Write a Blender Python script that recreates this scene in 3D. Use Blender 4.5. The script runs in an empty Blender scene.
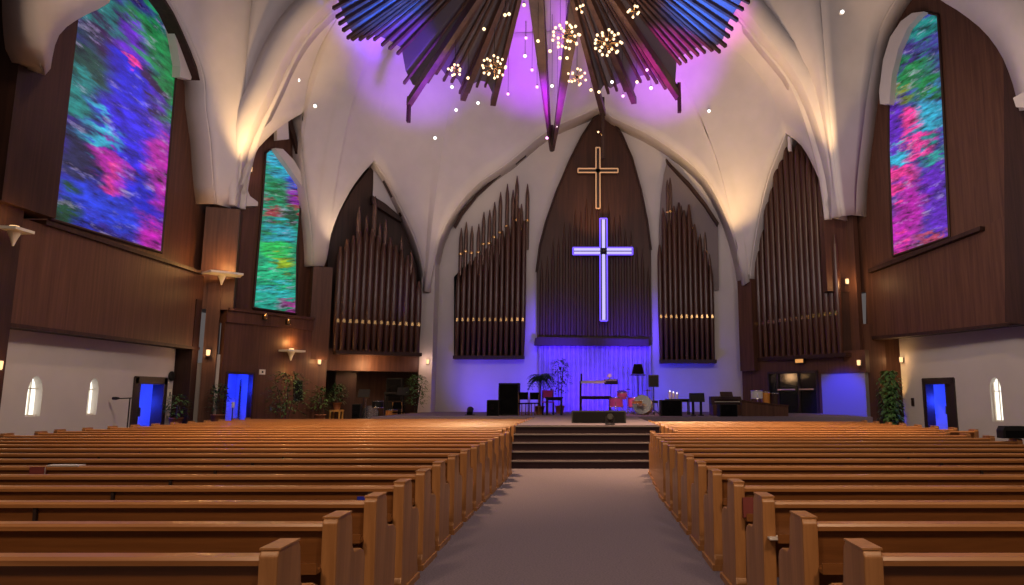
import bpy, bmesh, math, random
from mathutils import Vector, Matrix
from mathutils.bvhtree import BVHTree
R = random.Random(7)
PI = math.pi
S = bpy.context.scene
COL = S.collection

# ------------------------------------------------------------------ camera
F, CX, HY, EYE = 700.0, 585.0, 397.0, 1.6
TH = math.atan((HY - 292.5) / F)
CT, ST = math.cos(TH), math.sin(TH)
cam = bpy.data.cameras.new('camera')
camo = bpy.data.objects.new('camera', cam); COL.objects.link(camo)
camo.location = (0, 0, EYE); camo.rotation_euler = (PI / 2 + TH, 0, 0)
cam.sensor_fit = 'HORIZONTAL'; cam.sensor_width = 36.0
cam.lens = F * 36.0 / 1024.0
cam.shift_x = -(CX - 512.0) / 1024.0
cam.clip_start = 0.05; cam.clip_end = 300
S.camera = camo
S.view_settings.view_transform = 'Standard'
S.view_settings.look = 'None'
S.view_settings.gamma = 1.0
S.view_settings.use_curve_mapping = False
S.view_settings.exposure = 0.0

def ray(px, py):
    a = (px - CX) / F; b = -(py - 292.5) / F
    return Vector((a, CT - b * ST, ST + b * CT))
def at(px, py, d):                       # the point of the sight line at depth Y = d
    r = ray(px, py)
    return Vector((0, 0, EYE)) + r * (d / r.y)
class Bay:                               # a vertical wall plane through two plan points
    def __init__(s, a, b):
        s.a = Vector((a[0], a[1], 0)); s.b = Vector((b[0], b[1], 0))
        s.u = (s.b - s.a).normalized()
        n = Vector((s.u.y, -s.u.x, 0))
        if n.dot(-s.a) < 0: n = -n       # n points into the room (to the camera side)
        s.n = n
    def p(s, px, py, off=0.0):           # off > 0: towards the room
        r = ray(px, py); o = Vector((0, 0, EYE)); a = s.a + s.n * off
        t = (a - o).dot(s.n) / r.dot(s.n)
        return o + r * t
    def q(s, l, z, off=0.0):
        v = s.a + s.u * l + s.n * off
        return Vector((v.x, v.y, z))
    def l(s, px):                        # distance along the plane at the horizon
        return (s.p(px, HY) - s.a).dot(s.u)
    def z(s, px, py): return s.p(px, py).z

# ------------------------------------------------------------------ materials
MATS = {}
def nt(name):
    m = bpy.data.materials.new(name); m.use_nodes = True
    t = m.node_tree; t.nodes.clear()
    o = t.nodes.new('ShaderNodeOutputMaterial')
    b = t.nodes.new('ShaderNodeBsdfPrincipled')
    t.links.new(b.outputs[0], o.inputs[0])
    MATS[name] = m
    return m, t, b
def plain(name, col, rough=0.5, metal=0.0, spec=0.5, var=0.0, scale=4.0, bump=0.0):
    m, t, b = nt(name)
    b.inputs['Base Color'].default_value = (*col, 1)
    b.inputs['Roughness'].default_value = rough
    b.inputs['Metallic'].default_value = metal
    b.inputs['Specular IOR Level'].default_value = spec
    if var or bump:
        tc = t.nodes.new('ShaderNodeTexCoord'); n = t.nodes.new('ShaderNodeTexNoise')
        n.inputs['Scale'].default_value = scale; n.inputs['Detail'].default_value = 5
        t.links.new(tc.outputs['Object'], n.inputs['Vector'])
        if var:
            r = t.nodes.new('ShaderNodeValToRGB')
            r.color_ramp.elements[0].position = .3; r.color_ramp.elements[1].position = .7
            r.color_ramp.elements[0].color = (*[c * (1 - var) for c in col], 1)
            r.color_ramp.elements[1].color = (*[min(1, c * (1 + var)) for c in col], 1)
            t.links.new(n.outputs['Fac'], r.inputs['Fac']); t.links.new(r.outputs['Color'], b.inputs['Base Color'])
        if bump:
            bp = t.nodes.new('ShaderNodeBump'); bp.inputs['Strength'].default_value = bump
            bp.inputs['Distance'].default_value = .02
            t.links.new(n.outputs['Fac'], bp.inputs['Height']); t.links.new(bp.outputs[0], b.inputs['Normal'])
    return m
def wood(name, c0, c1, scl, rough=0.45, spec=0.4, bump=0.0):
    m, t, b = nt(name)
    tc = t.nodes.new('ShaderNodeTexCoord'); mp = t.nodes.new('ShaderNodeMapping')
    mp.inputs['Scale'].default_value = scl
    n = t.nodes.new('ShaderNodeTexNoise'); n.inputs['Scale'].default_value = 1.0
    n.inputs['Detail'].default_value = 6; n.inputs['Roughness'].default_value = .65; n.inputs['Distortion'].default_value = .4
    r = t.nodes.new('ShaderNodeValToRGB')
    r.color_ramp.elements[0].position = .32; r.color_ramp.elements[1].position = .68
    r.color_ramp.elements[0].color = (*c0, 1); r.color_ramp.elements[1].color = (*c1, 1)
    t.links.new(tc.outputs['Object'], mp.inputs['Vector']); t.links.new(mp.outputs[0], n.inputs['Vector'])
    t.links.new(n.outputs['Fac'], r.inputs['Fac']); t.links.new(r.outputs['Color'], b.inputs['Base Color'])
    b.inputs['Roughness'].default_value = rough; b.inputs['Specular IOR Level'].default_value = spec
    if bump:
        bp = t.nodes.new('ShaderNodeBump'); bp.inputs['Strength'].default_value = bump; bp.inputs['Distance'].default_value = .01
        t.links.new(n.outputs['Fac'], bp.inputs['Height']); t.links.new(bp.outputs[0], b.inputs['Normal'])
    return m
def glow(name, col, strength, base=(.05, .05, .05)):
    m, t, b = nt(name)
    b.inputs['Base Color'].default_value = (*base, 1)
    b.inputs['Emission Color'].default_value = (*col, 1)
    b.inputs['Emission Strength'].default_value = strength
    return m
M = MATS
plain('niche', (.20, .165, .165), .8)  # darker than the wall paint: the niche's shade put into the colour
plain('wall_grey', (.22, .21, .23), .8)
plain('curtain', (.34, .30, .36), .85, var=.1)
plain('deck', (.12, .10, .115), .8)
wood('reredos_wood', (.034, .013, .008), (.072, .029, .017), (9, 9, .35), .5, .35)
plain('plaster', (.60, .555, .545), .75, spec=.2, var=.04, scale=1.3, bump=.08)
plain('wall_paint', (.56, .52, .50), .8, spec=.2, var=.04, scale=.9)
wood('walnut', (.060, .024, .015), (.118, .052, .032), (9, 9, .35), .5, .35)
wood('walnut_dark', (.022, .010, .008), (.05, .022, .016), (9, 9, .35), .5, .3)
wood('pipe_wood', (.046, .017, .011), (.088, .034, .021), (7, 7, .3), .28, .5)
wood('slat_wood', (.045, .022, .017), (.10, .048, .034), (2, 2, 2), .5, .4)
wood('oak', (.15, .055, .016), (.26, .10, .030), (.7, 14, 14), .36, .5)
wood('oak_rail', (.32, .13, .04), (.48, .215, .075), (.7, 14, 14), .33, .5)
wood('oak_end', (.27, .115, .038), (.44, .205, .075), (12, 12, .9), .38, .5)
wood('table_wood', (.12, .05, .02), (.25, .11, .05), (2, 12, 12), .4, .5)
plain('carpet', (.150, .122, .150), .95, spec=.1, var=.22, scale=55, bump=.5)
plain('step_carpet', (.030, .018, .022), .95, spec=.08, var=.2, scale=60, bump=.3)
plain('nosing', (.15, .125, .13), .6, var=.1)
plain('stage_carpet', (.19, .155, .20), .9, spec=.15, var=.12, scale=30)
plain('black', (.010, .010, .011), .6, spec=.3, var=.15, scale=20)
plain('black_cloth', (.005, .005, .006), .95, spec=.1, var=.3, scale=90)
plain('black_gloss', (.01, .01, .012), .15)
plain('dark_metal', (.03, .027, .027), .4, metal=.6)
plain('chrome', (.7, .7, .7), .2, metal=1.0)
plain('brass', (.75, .48, .2), .25, metal=1.0)
plain('pale_metal', (.55, .45, .42), .3, metal=.8)
plain('tin', (.16, .10, .085), .25, metal=.6)
plain('white_plastic', (.7, .7, .7), .4)
plain('ivory', (.75, .72, .62), .4)
plain('terracotta', (.32, .12, .05), .7, var=.15)
plain('gold_pot', (.5, .26, .06), .4)
plain('soil', (.03, .02, .012), .95)
plain('leaf', (.022, .075, .022), .5, var=.5, scale=9)
plain('leaf_light', (.06, .15, .035), .5, var=.5, scale=9)
plain('bark', (.06, .04, .025), .9, var=.3)
plain('pink_shell', (.55, .10, .30), .35)
plain('amber_shell', (.65, .27, .05), .3)
plain('red_book', (.18, .03, .025), .6)
plain('blue_book', (.01, .02, .35), .4)
plain('paper', (.65, .6, .58), .8)
plain('frame_dark', (.028, .017, .015), .45)
plain('skin_drum', (.75, .72, .68), .6)
plain('magenta_cloth', (.45, .03, .25), .8)
glow('bulb_warm', (1, .68, .38), 2.4)
glow('bulb_white', (1, .9, .82), 3.0)
glow('bulb_pink', (1, .45, .95), 2.2)
glow('lamp_warm', (1, .58, .26), 1.5)
glow('sign_amber', (1, .42, .10), .75)
glow('slit_glass', (1, .95, .82), 1.7)
glow('neon_white', (.50, .44, 1.0), 1.25)
glow('neon_blue', (.14, .07, 1.0), 1.6)
glow('brass_emissive', (1, .55, .28), .28, (.5, .3, .15))  # brass with faint emission standing in for light falling on it
m, t, b = nt('glass_dark')
b.inputs['Base Color'].default_value = (.02, .025, .04, 1); b.inputs['Roughness'].default_value = .08
b.inputs['Transmission Weight'].default_value = .6
m, t, b = nt('clear_bulb')
b.inputs['Base Color'].default_value = (1, .9, .8, 1); b.inputs['Roughness'].default_value = .05
b.inputs['Transmission Weight'].default_value = .9

# stained glass: lit window; colours laid out over the pane's own UVs, broken into streaks
def stained(name, ground, blobs, ang, stretch, strength=1.0, aspect=2.5):
    m, t, b = nt(name); N = t.nodes.new; L = t.links.new
    uv = N('ShaderNodeUVMap'); uv.uv_map = 'UVMap'
    mp = N('ShaderNodeMapping'); mp.inputs['Rotation'].default_value = (0, 0, ang)
    sc = N('ShaderNodeMapping'); sc.inputs['Scale'].default_value = (stretch[0], stretch[1], 1)
    asp = N('ShaderNodeMapping'); asp.inputs['Scale'].default_value = (1, aspect, 1)
    L(uv.outputs[0], asp.inputs[0]); L(asp.outputs[0], mp.inputs[0]); L(mp.outputs[0], sc.inputs[0])
    def noise(scale, detail, seed):
        n = N('ShaderNodeTexNoise'); n.noise_dimensions = '4D'; n.inputs['W'].default_value = seed
        n.inputs['Scale'].default_value = scale; n.inputs['Detail'].default_value = detail; n.inputs['Roughness'].default_value = .62
        L(sc.outputs[0], n.inputs['Vector']); return n
    w = noise(1.0, 4, 3.1)
    sub = N('ShaderNodeVectorMath'); sub.operation = 'SUBTRACT'; sub.inputs[1].default_value = (.5, .5, .5)
    L(w.outputs['Color'], sub.inputs[0])
    mul = N('ShaderNodeVectorMath'); mul.operation = 'SCALE'; mul.inputs['Scale'].default_value = .42
    L(sub.outputs[0], mul.inputs[0])
    add = N('ShaderNodeVectorMath'); L(uv.outputs[0], add.inputs[0]); L(mul.outputs[0], add.inputs[1])
    cur = None
    for i, (u, v, ru, rv, col) in enumerate(blobs):
        d = N('ShaderNodeVectorMath'); d.operation = 'SUBTRACT'; d.inputs[1].default_value = (u, v, 0); L(add.outputs[0], d.inputs[0])
        s_ = N('ShaderNodeVectorMath'); s_.operation = 'MULTIPLY'; s_.inputs[1].default_value = (1 / ru, 1 / rv, 0); L(d.outputs[0], s_.inputs[0])
        ln = N('ShaderNodeVectorMath'); ln.operation = 'LENGTH'; L(s_.outputs[0], ln.inputs[0])
        mr = N('ShaderNodeMapRange'); mr.interpolation_type = 'SMOOTHSTEP'
        mr.inputs['From Min'].default_value = .35; mr.inputs['From Max'].default_value = 1.15
        mr.inputs['To Min'].default_value = 1; mr.inputs['To Max'].default_value = 0
        L(ln.outputs['Value'], mr.inputs['Value'])
        mx = N('ShaderNodeMix'); mx.data_type = 'RGBA'
        L(mr.outputs[0], mx.inputs[0])
        if cur is None: mx.inputs[6].default_value = (*ground, 1)
        else: L(cur, mx.inputs[6])
        mx.inputs[7].default_value = (*col, 1)
        cur = mx.outputs[2]
    st = noise(2.2, 8, 9.7)
    mr = N('ShaderNodeMapRange'); mr.inputs['From Min'].default_value = .33; mr.inputs['From Max'].default_value = .72
    mr.inputs['To Min'].default_value = .10; mr.inputs['To Max'].default_value = 1.7
    L(st.outputs['Fac'], mr.inputs['Value'])
    vm = N('ShaderNodeVectorMath'); vm.operation = 'SCALE'; L(cur, vm.inputs[0]); L(mr.outputs[0], vm.inputs['Scale'])
    # pale glints
    gl = noise(1.7, 6, 21.3)
    mg = N('ShaderNodeMapRange'); mg.inputs['From Min'].default_value = .56; mg.inputs['From Max'].default_value = .78
    mg.inputs['To Min'].default_value = 0; mg.inputs['To Max'].default_value = .55
    L(gl.outputs['Fac'], mg.inputs['Value'])
    mx = N('ShaderNodeMix'); mx.data_type = 'RGBA'; L(mg.outputs[0], mx.inputs[0]); L(vm.outputs[0], mx.inputs[6])
    mx.inputs[7].default_value = (.75, .62, 1.0, 1)
    b.inputs['Base Color'].default_value = (.02, .02, .03, 1); b.inputs['Roughness'].default_value = .25
    L(mx.outputs[2], b.inputs['Emission Color']); b.inputs['Emission Strength'].default_value = strength
    return m
G, DG, CY, BL, VI, MA, PK, DK, RD, TE, YG = ((.01, .22, .06), (.01, .06, .03), (.03, .42, .62), (.015, .02, .62), (.13, .02, .55), (.50, .015, .42), (.85, .04, .30), (.03, .01, .05), (.35, .05, .06), (.01, .22, .20), (.28, .45, .02))
stained('stained_violet', (.03, .015, .25), [
    (.1, 0.72, .3, 0.102, TE), (.7, 0.76, .5, 0.102, G), (.9, 0.62, .25, 0.170, G), (.25, 0.64, .3, 0.085, DK), (.12, 0.50, .3, 0.136, DG), (.1, 0.40, .25, 0.068, TE),
    (.5, 0.68, .2, 0.068, VI), (.55, 0.54, .3, 0.136, BL), (.75, 0.58, .2, 0.068, DK), (.85, 0.44, .25, 0.102, VI), (.6, 0.35, .4, 0.136, (.03, .02, .75)), (.9, 0.34, .22, 0.085, MA), (.55, 0.62, .12, 0.034, PK),
    (.3, 0.32, .22, 0.043, CY), (.42, 0.24, .28, 0.051, MA), (.5, 0.18, .16, 0.043, PK), (.15, 0.20, .18, 0.170, (.015, .02, .08)), (.92, 0.22, .2, 0.085, MA), (.72, 0.16, .3, 0.102, BL), (.4, 0.08, .5, 0.085, (.02, .05, .7)), (.9, 0.05, .25, 0.085, MA), (.08, 0.04, .15, 0.068, DG)], math.radians(2), (2.6, 9), 1.0, 2.2)
stained('stained_green', (.01, .30, .16), [
    (.35, .93, .5, .08, CY), (.75, .86, .3, .06, (.05, .08, .7)), (.8, .76, .35, .07, (.25, .02, .35)), (.9, .68, .3, .05, RD), (.3, .74, .4, .06, G), (.3, .62, .3, .05, RD), (.7, .6, .4, .06, DG),
    (.5, .5, .6, .06, (.02, .35, .45)), (.4, .38, .5, .08, (.02, .5, .10)), (.6, .30, .35, .05, YG), (.4, .22, .6, .06, (.02, .55, .25)), (.5, .12, .6, .05, (.03, .50, .50)), (.85, .03, .4, .05, (.4, .05, .30)), (.3, .03, .4, .06, (.02, .4, .3))], math.radians(-12), (1.6, 9), .95, 3.6)
stained('stained_rose', (.05, .05, .30), [
    (.75, .95, .5, .08, TE), (.3, .88, .4, .08, (.06, .03, .25)), (.5, .78, .5, .08, G), (.3, .70, .3, .05, (.25, .3, .02)), (.75, .68, .4, .07, G), (.75, .55, .4, .09, CY), (.15, .58, .25, .16, VI), (.45, .56, .2, .05, PK),
    (.5, .44, .35, .05, PK), (.15, .42, .3, .05, CY), (.8, .37, .3, .06, (.02, .32, .30)), (.2, .32, .35, .06, PK), (.75, .27, .3, .07, VI), (.35, .2, .35, .10, MA), (.2, .1, .4, .10, MA), (.8, .13, .3, .10, VI), (.7, .02, .4, .05, (.5, .06, .15)), (.1, .0, .3, .06, PK)], math.radians(-3), (2.4, 8.0), 1.0, 3.2)

# ------------------------------------------------------------------ mesh building
class MB:
    def __init__(s): s.v = []; s.f = []; s.sm = []
    def add(s, vs, fs, smooth=False):
        o = len(s.v); s.v += [Vector(v) for v in vs]
        for f in fs: s.f.append(tuple(i + o for i in f)); s.sm.append(smooth)
        return s
    def box(s, x0, x1, y0, y1, z0, z1):
        v = [(x, y, z) for z in (z0, z1) for y in (y0, y1) for x in (x0, x1)]
        return s.add(v, [(0, 2, 3, 1), (4, 5, 7, 6), (0, 1, 5, 4), (2, 6, 7, 3), (0, 4, 6, 2), (1, 3, 7, 5)])
    def prism(s, pts, off):
        n = len(pts); off = Vector(off); pts = [Vector(p) for p in pts]
        return s.add(pts + [p + off for p in pts], [tuple(range(n)), tuple(range(2 * n - 1, n - 1, -1))] + [(i, i + n, (i + 1) % n + n, (i + 1) % n) for i in range(n)])
    def cyl(s, p0, p1, r0, r1=None, seg=10, caps=True):
        p0 = Vector(p0); p1 = Vector(p1); r1 = r0 if r1 is None else r1
        a = (p1 - p0).normalized(); h = Vector((1, 0, 0)) if abs(a.x) < .8 else Vector((0, 1, 0))
        u = a.cross(h).normalized(); w = a.cross(u)
        v = []
        for p, r in ((p0, r0), (p1, r1)):
            for i in range(seg):
                t = 2 * PI * i / seg; v.append(p + (u * math.cos(t) + w * math.sin(t)) * r)
        s.add(v, [(i, (i + 1) % seg, (i + 1) % seg + seg, i + seg) for i in range(seg)], True)
        if caps:
            s.add(v[:seg], [tuple(range(seg))]); s.add(v[seg:], [tuple(range(seg))])
        return s
    def tube(s, pts, r, seg=8):
        for a, b in zip(pts[:-1], pts[1:]): s.cyl(a, b, r, seg=seg)
        return s
    def lathe(s, prof, c=(0, 0, 0), seg=16, axis=None):
        c = Vector(c); v = []
        q = Vector((0, 0, 1)).rotation_difference(Vector(axis)) if axis is not None else None
        for r, z in prof:
            for i in range(seg):
                t = 2 * PI * i / seg; p = Vector((r * math.cos(t), r * math.sin(t), z))
                v.append(c + (q @ p if q else p))
        n = len(prof)
        f = [(k * seg + i, k * seg + (i + 1) % seg, (k + 1) * seg + (i + 1) % seg, (k + 1) * seg + i) for k in range(n - 1) for i in range(seg)]
        s.add(v, f, True)
        s.add(v[:seg], [tuple(range(seg))]); s.add(v[-seg:], [tuple(range(seg))])
        return s
    def ball(s, c, r, seg=8, rings=6, sq=(1, 1, 1)):
        c = Vector(c); v = [c + Vector((0, 0, -r * sq[2]))]
        for k in range(1, rings):
            a = -PI / 2 + PI * k / rings
            for i in range(seg):
                t = 2 * PI * i / seg
                v.append(c + Vector((r * math.cos(a) * math.cos(t) * sq[0], r * math.cos(a) * math.sin(t) * sq[1], r * math.sin(a) * sq[2])))
        v.append(c + Vector((0, 0, r * sq[2]))); e = len(v) - 1
        f = [(0, 1 + (i + 1) % seg, 1 + i) for i in range(seg)]
        for k in range(rings - 2):
            f += [(1 + k * seg + i, 1 + k * seg + (i + 1) % seg, 1 + (k + 1) * seg + (i + 1) % seg, 1 + (k + 1) * seg + i) for i in range(seg)]
        f += [(e, 1 + (rings - 2) * seg + i, 1 + (rings - 2) * seg + (i + 1) % seg) for i in range(seg)]
        return s.add(v, f, True)
    def grid(s, rows, smooth=True, close=False):
        n = len(rows[0]); v = [p for r in rows for p in r]
        f = []
        for k in range(len(rows) - 1):
            for i in range(n - 1 if not close else n):
                j = (i + 1) % n
                f.append((k * n + i, k * n + j, (k + 1) * n + j, (k + 1) * n + i))
        return s.add(v, f, smooth)
    def leaf(s, p, d, ln, w, droop=.3):
        d = Vector(d).normalized(); side = d.cross(Vector((0, 0, 1)))
        if side.length < .05: side = Vector((1, 0, 0))
        side.normalize(); up = side.cross(d)
        p = Vector(p); m = p + d * ln * .5 + Vector((0, 0, -droop * ln * .12)); e = p + d * ln + Vector((0, 0, -droop * ln * .6))
        return s.add([p, m + side * w * .5 + up * w * .12, e, m - side * w * .5 + up * w * .12, m], [(0, 1, 4), (1, 2, 4), (2, 3, 4), (3, 0, 4)])
    def build(s, name, mat, parent=None, world=False, bevel=0.0, uv=None):
        me = bpy.data.meshes.new(name)
        vs = s.v
        if parent is not None and world:
            inv = XF[parent.name].inverted(); vs = [inv @ v for v in vs]
        me.from_pydata([tuple(v) for v in vs], [], s.f)
        me.polygons.foreach_set('use_smooth', s.sm)
        bm = bmesh.new(); bm.from_mesh(me)
        bmesh.ops.recalc_face_normals(bm, faces=bm.faces)
        bm.to_mesh(me); bm.free()
        me.materials.append(M[mat] if isinstance(mat, str) else mat)
        o = bpy.data.objects.new(name, me); COL.objects.link(o)
        if parent is not None: o.parent = parent
        XF[o.name] = XF[parent.name] if parent is not None else Matrix()
        if bevel:
            md = o.modifiers.new('bevel', 'BEVEL'); md.width = bevel; md.segments = 2; md.limit_method = 'ANGLE'
        return o
XF = {}
def tag(o, label, cat, group=None, kind=None):
    o['label'] = label; o['category'] = cat
    if group: o['group'] = group
    if kind: o['kind'] = kind
    return o
def thing(name, label, cat, loc=(0, 0, 0), rz=0.0, group=None, kind=None):
    o = bpy.data.objects.new(name, None); COL.objects.link(o)
    o.empty_display_size = .2
    o.location = loc; o.rotation_euler = (0, 0, rz)
    XF[o.name] = Matrix.Translation(Vector(loc)) @ Matrix.Rotation(rz, 4, 'Z')
    return tag(o, label, cat, group, kind)
KIDS = {}
def dup(src, loc, rz, label, group=None):
    r = src.copy(); COL.objects.link(r); r.location = loc; r.rotation_euler = (0, 0, rz); r['label'] = label
    if group: r['group'] = group
    XF[r.name] = Matrix.Translation(Vector(loc)) @ Matrix.Rotation(rz, 4, 'Z')
    for ch in [o for o in list(bpy.data.objects) if o.parent == src]:
        c = ch.copy(); COL.objects.link(c); c.parent = r
        for g in [o for o in list(bpy.data.objects) if o.parent == ch]:
            d = g.copy(); COL.objects.link(d); d.parent = c
    return r
def struct(mb, name, mat, label=None, cat=None, bevel=0):
    o = mb.build(name, mat, bevel=bevel); o['kind'] = 'structure'
    if label: o['label'] = label; o['category'] = cat
    return o
def bayprism(mb, bay, pxs, off=0.0, thick=.3):    # outline traced on a wall plane, given thickness away from the room
    return mb.prism([bay.p(x, y, off) for x, y in pxs], -bay.n * thick)

# ------------------------------------------------------------------ floor and stage
struct(MB().box(-20, 20, -5, 40, -.2, 0), 'floor', 'carpet', 'grey carpet floor of the aisle and nave', 'floor')
SX0, SX1, SD, SH = -1.72, 1.84, 16.2, .9
t = thing('stage_steps', 'five dark carpeted steps rising from the aisle to the stage', 'steps', (0, SD, 0))
for k in range(5):
    y0 = SD + k * .34
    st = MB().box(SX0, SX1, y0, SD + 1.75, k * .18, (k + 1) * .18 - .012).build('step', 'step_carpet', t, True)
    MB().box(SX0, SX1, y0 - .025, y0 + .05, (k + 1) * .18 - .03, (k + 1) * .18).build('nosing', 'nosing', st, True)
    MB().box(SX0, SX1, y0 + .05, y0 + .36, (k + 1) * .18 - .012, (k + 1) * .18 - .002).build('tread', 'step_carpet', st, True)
mb = MB().box(SX0, SX1, SD + 1.75, 25.2, 0, SH)
mb.prism([(-7.6, 25.2, 0), (10.2, 25.2, 0), (10.2, 34, 0), (-7.6, 34, 0)], (0, 0, SH))
struct(mb, 'floor_stage', 'stage_carpet', 'pale carpeted stage floor raised above the steps', 'floor')

# ------------------------------------------------------------------ bays (plan)
W1L = Bay((-14.2, 10), (-14.2, 27)); W2L = Bay((-13.45, 27), (-11.85, 30.4))
OGL = Bay((-11.4, 30.6), (-7.45, 33)); BCK = Bay((-7.5, 32.8), (7.6, 32.8))
OGR = Bay((7.65, 33), (10.27, 29)); W1R = Bay((11.1, 29.2), (14.3, 22.4))
LOW = Bay((-15.0, 8), (-15.0, 25.7)); ROW = Bay((13.1, 29.1), (17.4, 16.9))

# arches traced on their planes
aW1L_R = [(216, 204), (213, 178), (210.5, 140), (206, 110), (205, 82), (199, 60), (191, 41), (181, 18), (171, 0), (155, -22), (135, -42), (110, -58)]
aW1L_L = [(41, 67), (45, 45), (52, 29), (66, 18), (82, 9.6), (102.6, 0), (106, -25), (108, -58)]
aW2 = [(236, 204), (240.7, 175), (248, 153), (255, 139), (268, 130), (282, 122), (294, 116), (302, 113)], [(302, 113), (303, 135), (302, 150), (304, 170), (307, 200), (309.5, 215), (312, 240), (313, 266)]
aOL = [(323, 266), (326, 248), (328.6, 236), (337, 214), (350, 189), (364, 170), (374, 160)], [(374, 160), (386, 178), (401, 208), (413, 233), (421, 257), (424, 272), (426, 290)]
aCL = [(428, 292), (433, 263), (441, 233), (455, 208), (476, 184), (504, 165), (520, 152), (548, 129), (575, 117), (600, 106)]
aCR = [(600, 106), (612, 116), (640, 129), (663, 142), (690, 162), (709, 182), (724, 210), (734, 236), (741, 262), (744, 285)]
aOR = [(749, 282), (753, 249), (761, 206), (769.6, 173), (780.5, 145.5), (786, 132)], [(786, 132), (802.5, 142), (814, 157), (824, 175), (831, 193), (833, 218)]
aW1R_L = [(853, 215), (854, 186), (858, 150), (862, 120), (864, 104), (870, 70), (877, 36), (888, 11), (895, 0), (905, -14), (918, -22)]
aW1R_R = [(918, -22), (932, -10), (946, 0), (965, 11), (989.5, 30), (1008, 55), (1020, 85), (1026, 110)]
ribL = [(236, 206), (240, 175), (246, 152), (258, 122), (274, 90), (290, 55), (309, 27), (337, 0), (380, -40), (450, -85), (530, -110)]
ribR = [(833, 217), (829, 185), (824, 160), (808, 109), (791, 74), (764, 41), (731, 0), (690, -40), (620, -85), (530, -110)]

def resamp(pts, n):
    d = [0]
    for a, b in zip(pts[:-1], pts[1:]): d.append(d[-1] + (Vector(b) - Vector(a)).length)
    # smooth once with Catmull-Rom then resample
    out = []
    for i in range(n):
        s = d[-1] * i / (n - 1); k = 0
        while k < len(d) - 2 and d[k + 1] < s: k += 1
        f = (s - d[k]) / (d[k + 1] - d[k] + 1e-9)
        P = [Vector(pts[max(0, min(len(pts) - 1, j))]) for j in (k - 1, k, k + 1, k + 2)]
        out.append(.5 * ((2 * P[1]) + (-P[0] + P[2]) * f + (2 * P[0] - 5 * P[1] + 4 * P[2] - P[3]) * f * f + (-P[0] + 3 * P[1] - 3 * P[2] + P[3]) * f ** 3))
    return out
def on(bay, pts, n=16, off=0.0): return [bay.p(p[0], p[1], off) for p in resamp([Vector((a, b, 0)) for a, b in pts], n)]

# ------------------------------------------------------------------ vault
RC, RX, RY, RZ = Vector((-1.4, 22.5, 0)), 8.6, 8.6, 18.0
def ring(deg, z=RZ, k=1.0):
    a = math.radians(deg); return Vector((RC.x + RX * k * math.cos(a), RC.y + RY * k * math.sin(a), z))
NAV = Bay((-13.3, 26.6), (10.2, 28.6))
TOPS = [(337, -6, 27.2), (352, 0, 27.8), (380, 14, 28.6), (405, 26, 29.4), (455, 36, 30.6), (565, 30, 31.4), (655, 34, 30.8), (690, 26, 30.2), (733, -6, 28.6)]
TOPV = [at(*q) for q in TOPS]
def top_at(f):
    k = min(int(f), len(TOPV) - 2); return TOPV[k].lerp(TOPV[k + 1], f - k)
def rib_path(pts, n):                      # the chancel-side edge of the nave rib from tip to the vault's top edge
    return [p - NAV.n * .5 for p in on(NAV, pts, n)]
def sail(bot, a0, a1, mb, nv=14, edge=None):
    n = len(bot); rows = []
    ep = rib_path(edge[0], nv) if edge else None
    for j in range(nv):
        t_ = j / (nv - 1); row = []
        for i, B in enumerate(bot):
            T = top_at(a0 + (a1 - a0) * i / (n - 1))
            h = T.z - B.z; D = Vector((T.x - B.x, T.y - B.y, 0))
            c1 = B + Vector((0, 0, h * .5)) + D * .06
            c2 = T - D * .5 + Vector((0, 0, -h * .10))
            p = B * (1 - t_) ** 3 + c1 * 3 * t_ * (1 - t_) ** 2 + c2 * 3 * t_ * t_ * (1 - t_) + T * t_ ** 3
            if edge:
                u = i / (n - 1) if edge[1] > 0 else 1 - i / (n - 1)
                p = p.lerp(ep[j], (1 - u) ** 2)
            row.append(p)
        rows.append(row)
    mb.grid(rows)
dome = MB()
sail(on(W2L, aW2[0]), 0, 1, dome, edge=(ribL[:8], 1)); sail(on(W2L, aW2[1]), 1, 1.8, dome)
sail(on(OGL, aOL[0]), 2.2, 3, dome); sail(on(OGL, aOL[1]), 3, 3.85, dome)
sail(on(BCK, aCL), 4.15, 5, dome); sail(on(BCK, aCR), 5, 5.85, dome)
sail(on(OGR, aOR[0]), 6.15, 7, dome); sail(on(OGR, aOR[1]), 7, 8, dome, edge=(ribR[:7], -1))
def strip(b0, q0, b1, q1, a, w_): sail([b0.p(*q0), b0.p(*q0).lerp(b1.p(*q1), .5), b1.p(*q1)], a - w_, a + w_, dome)
strip(W2L, aW2[1][-1], OGL, aOL[0][0], 2, .2); strip(OGL, aOL[1][-1], BCK, aCL[0], 4, .15); strip(BCK, aCR[-1], OGR, aOR[0][0], 6, .15)
DOME_V, DOME_F = list(dome.v), list(dome.f)
o = struct(dome, 'ceiling_vault', 'plaster', 'white fan vault of folded plaster sails around the chancel', 'ceiling')
bm = bmesh.new(); bm.from_mesh(o.data); bmesh.ops.remove_doubles(bm, verts=bm.verts, dist=.004); bmesh.ops.recalc_face_normals(bm, faces=bm.faces)
for ed in bm.edges:
    if len(ed.link_faces) == 2 and ed.calc_face_angle(0) > math.radians(24): ed.smooth = False
bm.to_mesh(o.data); bm.free()
md = o.modifiers.new('thickness', 'SOLIDIFY'); md.thickness = .35; md.offset = 0
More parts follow.
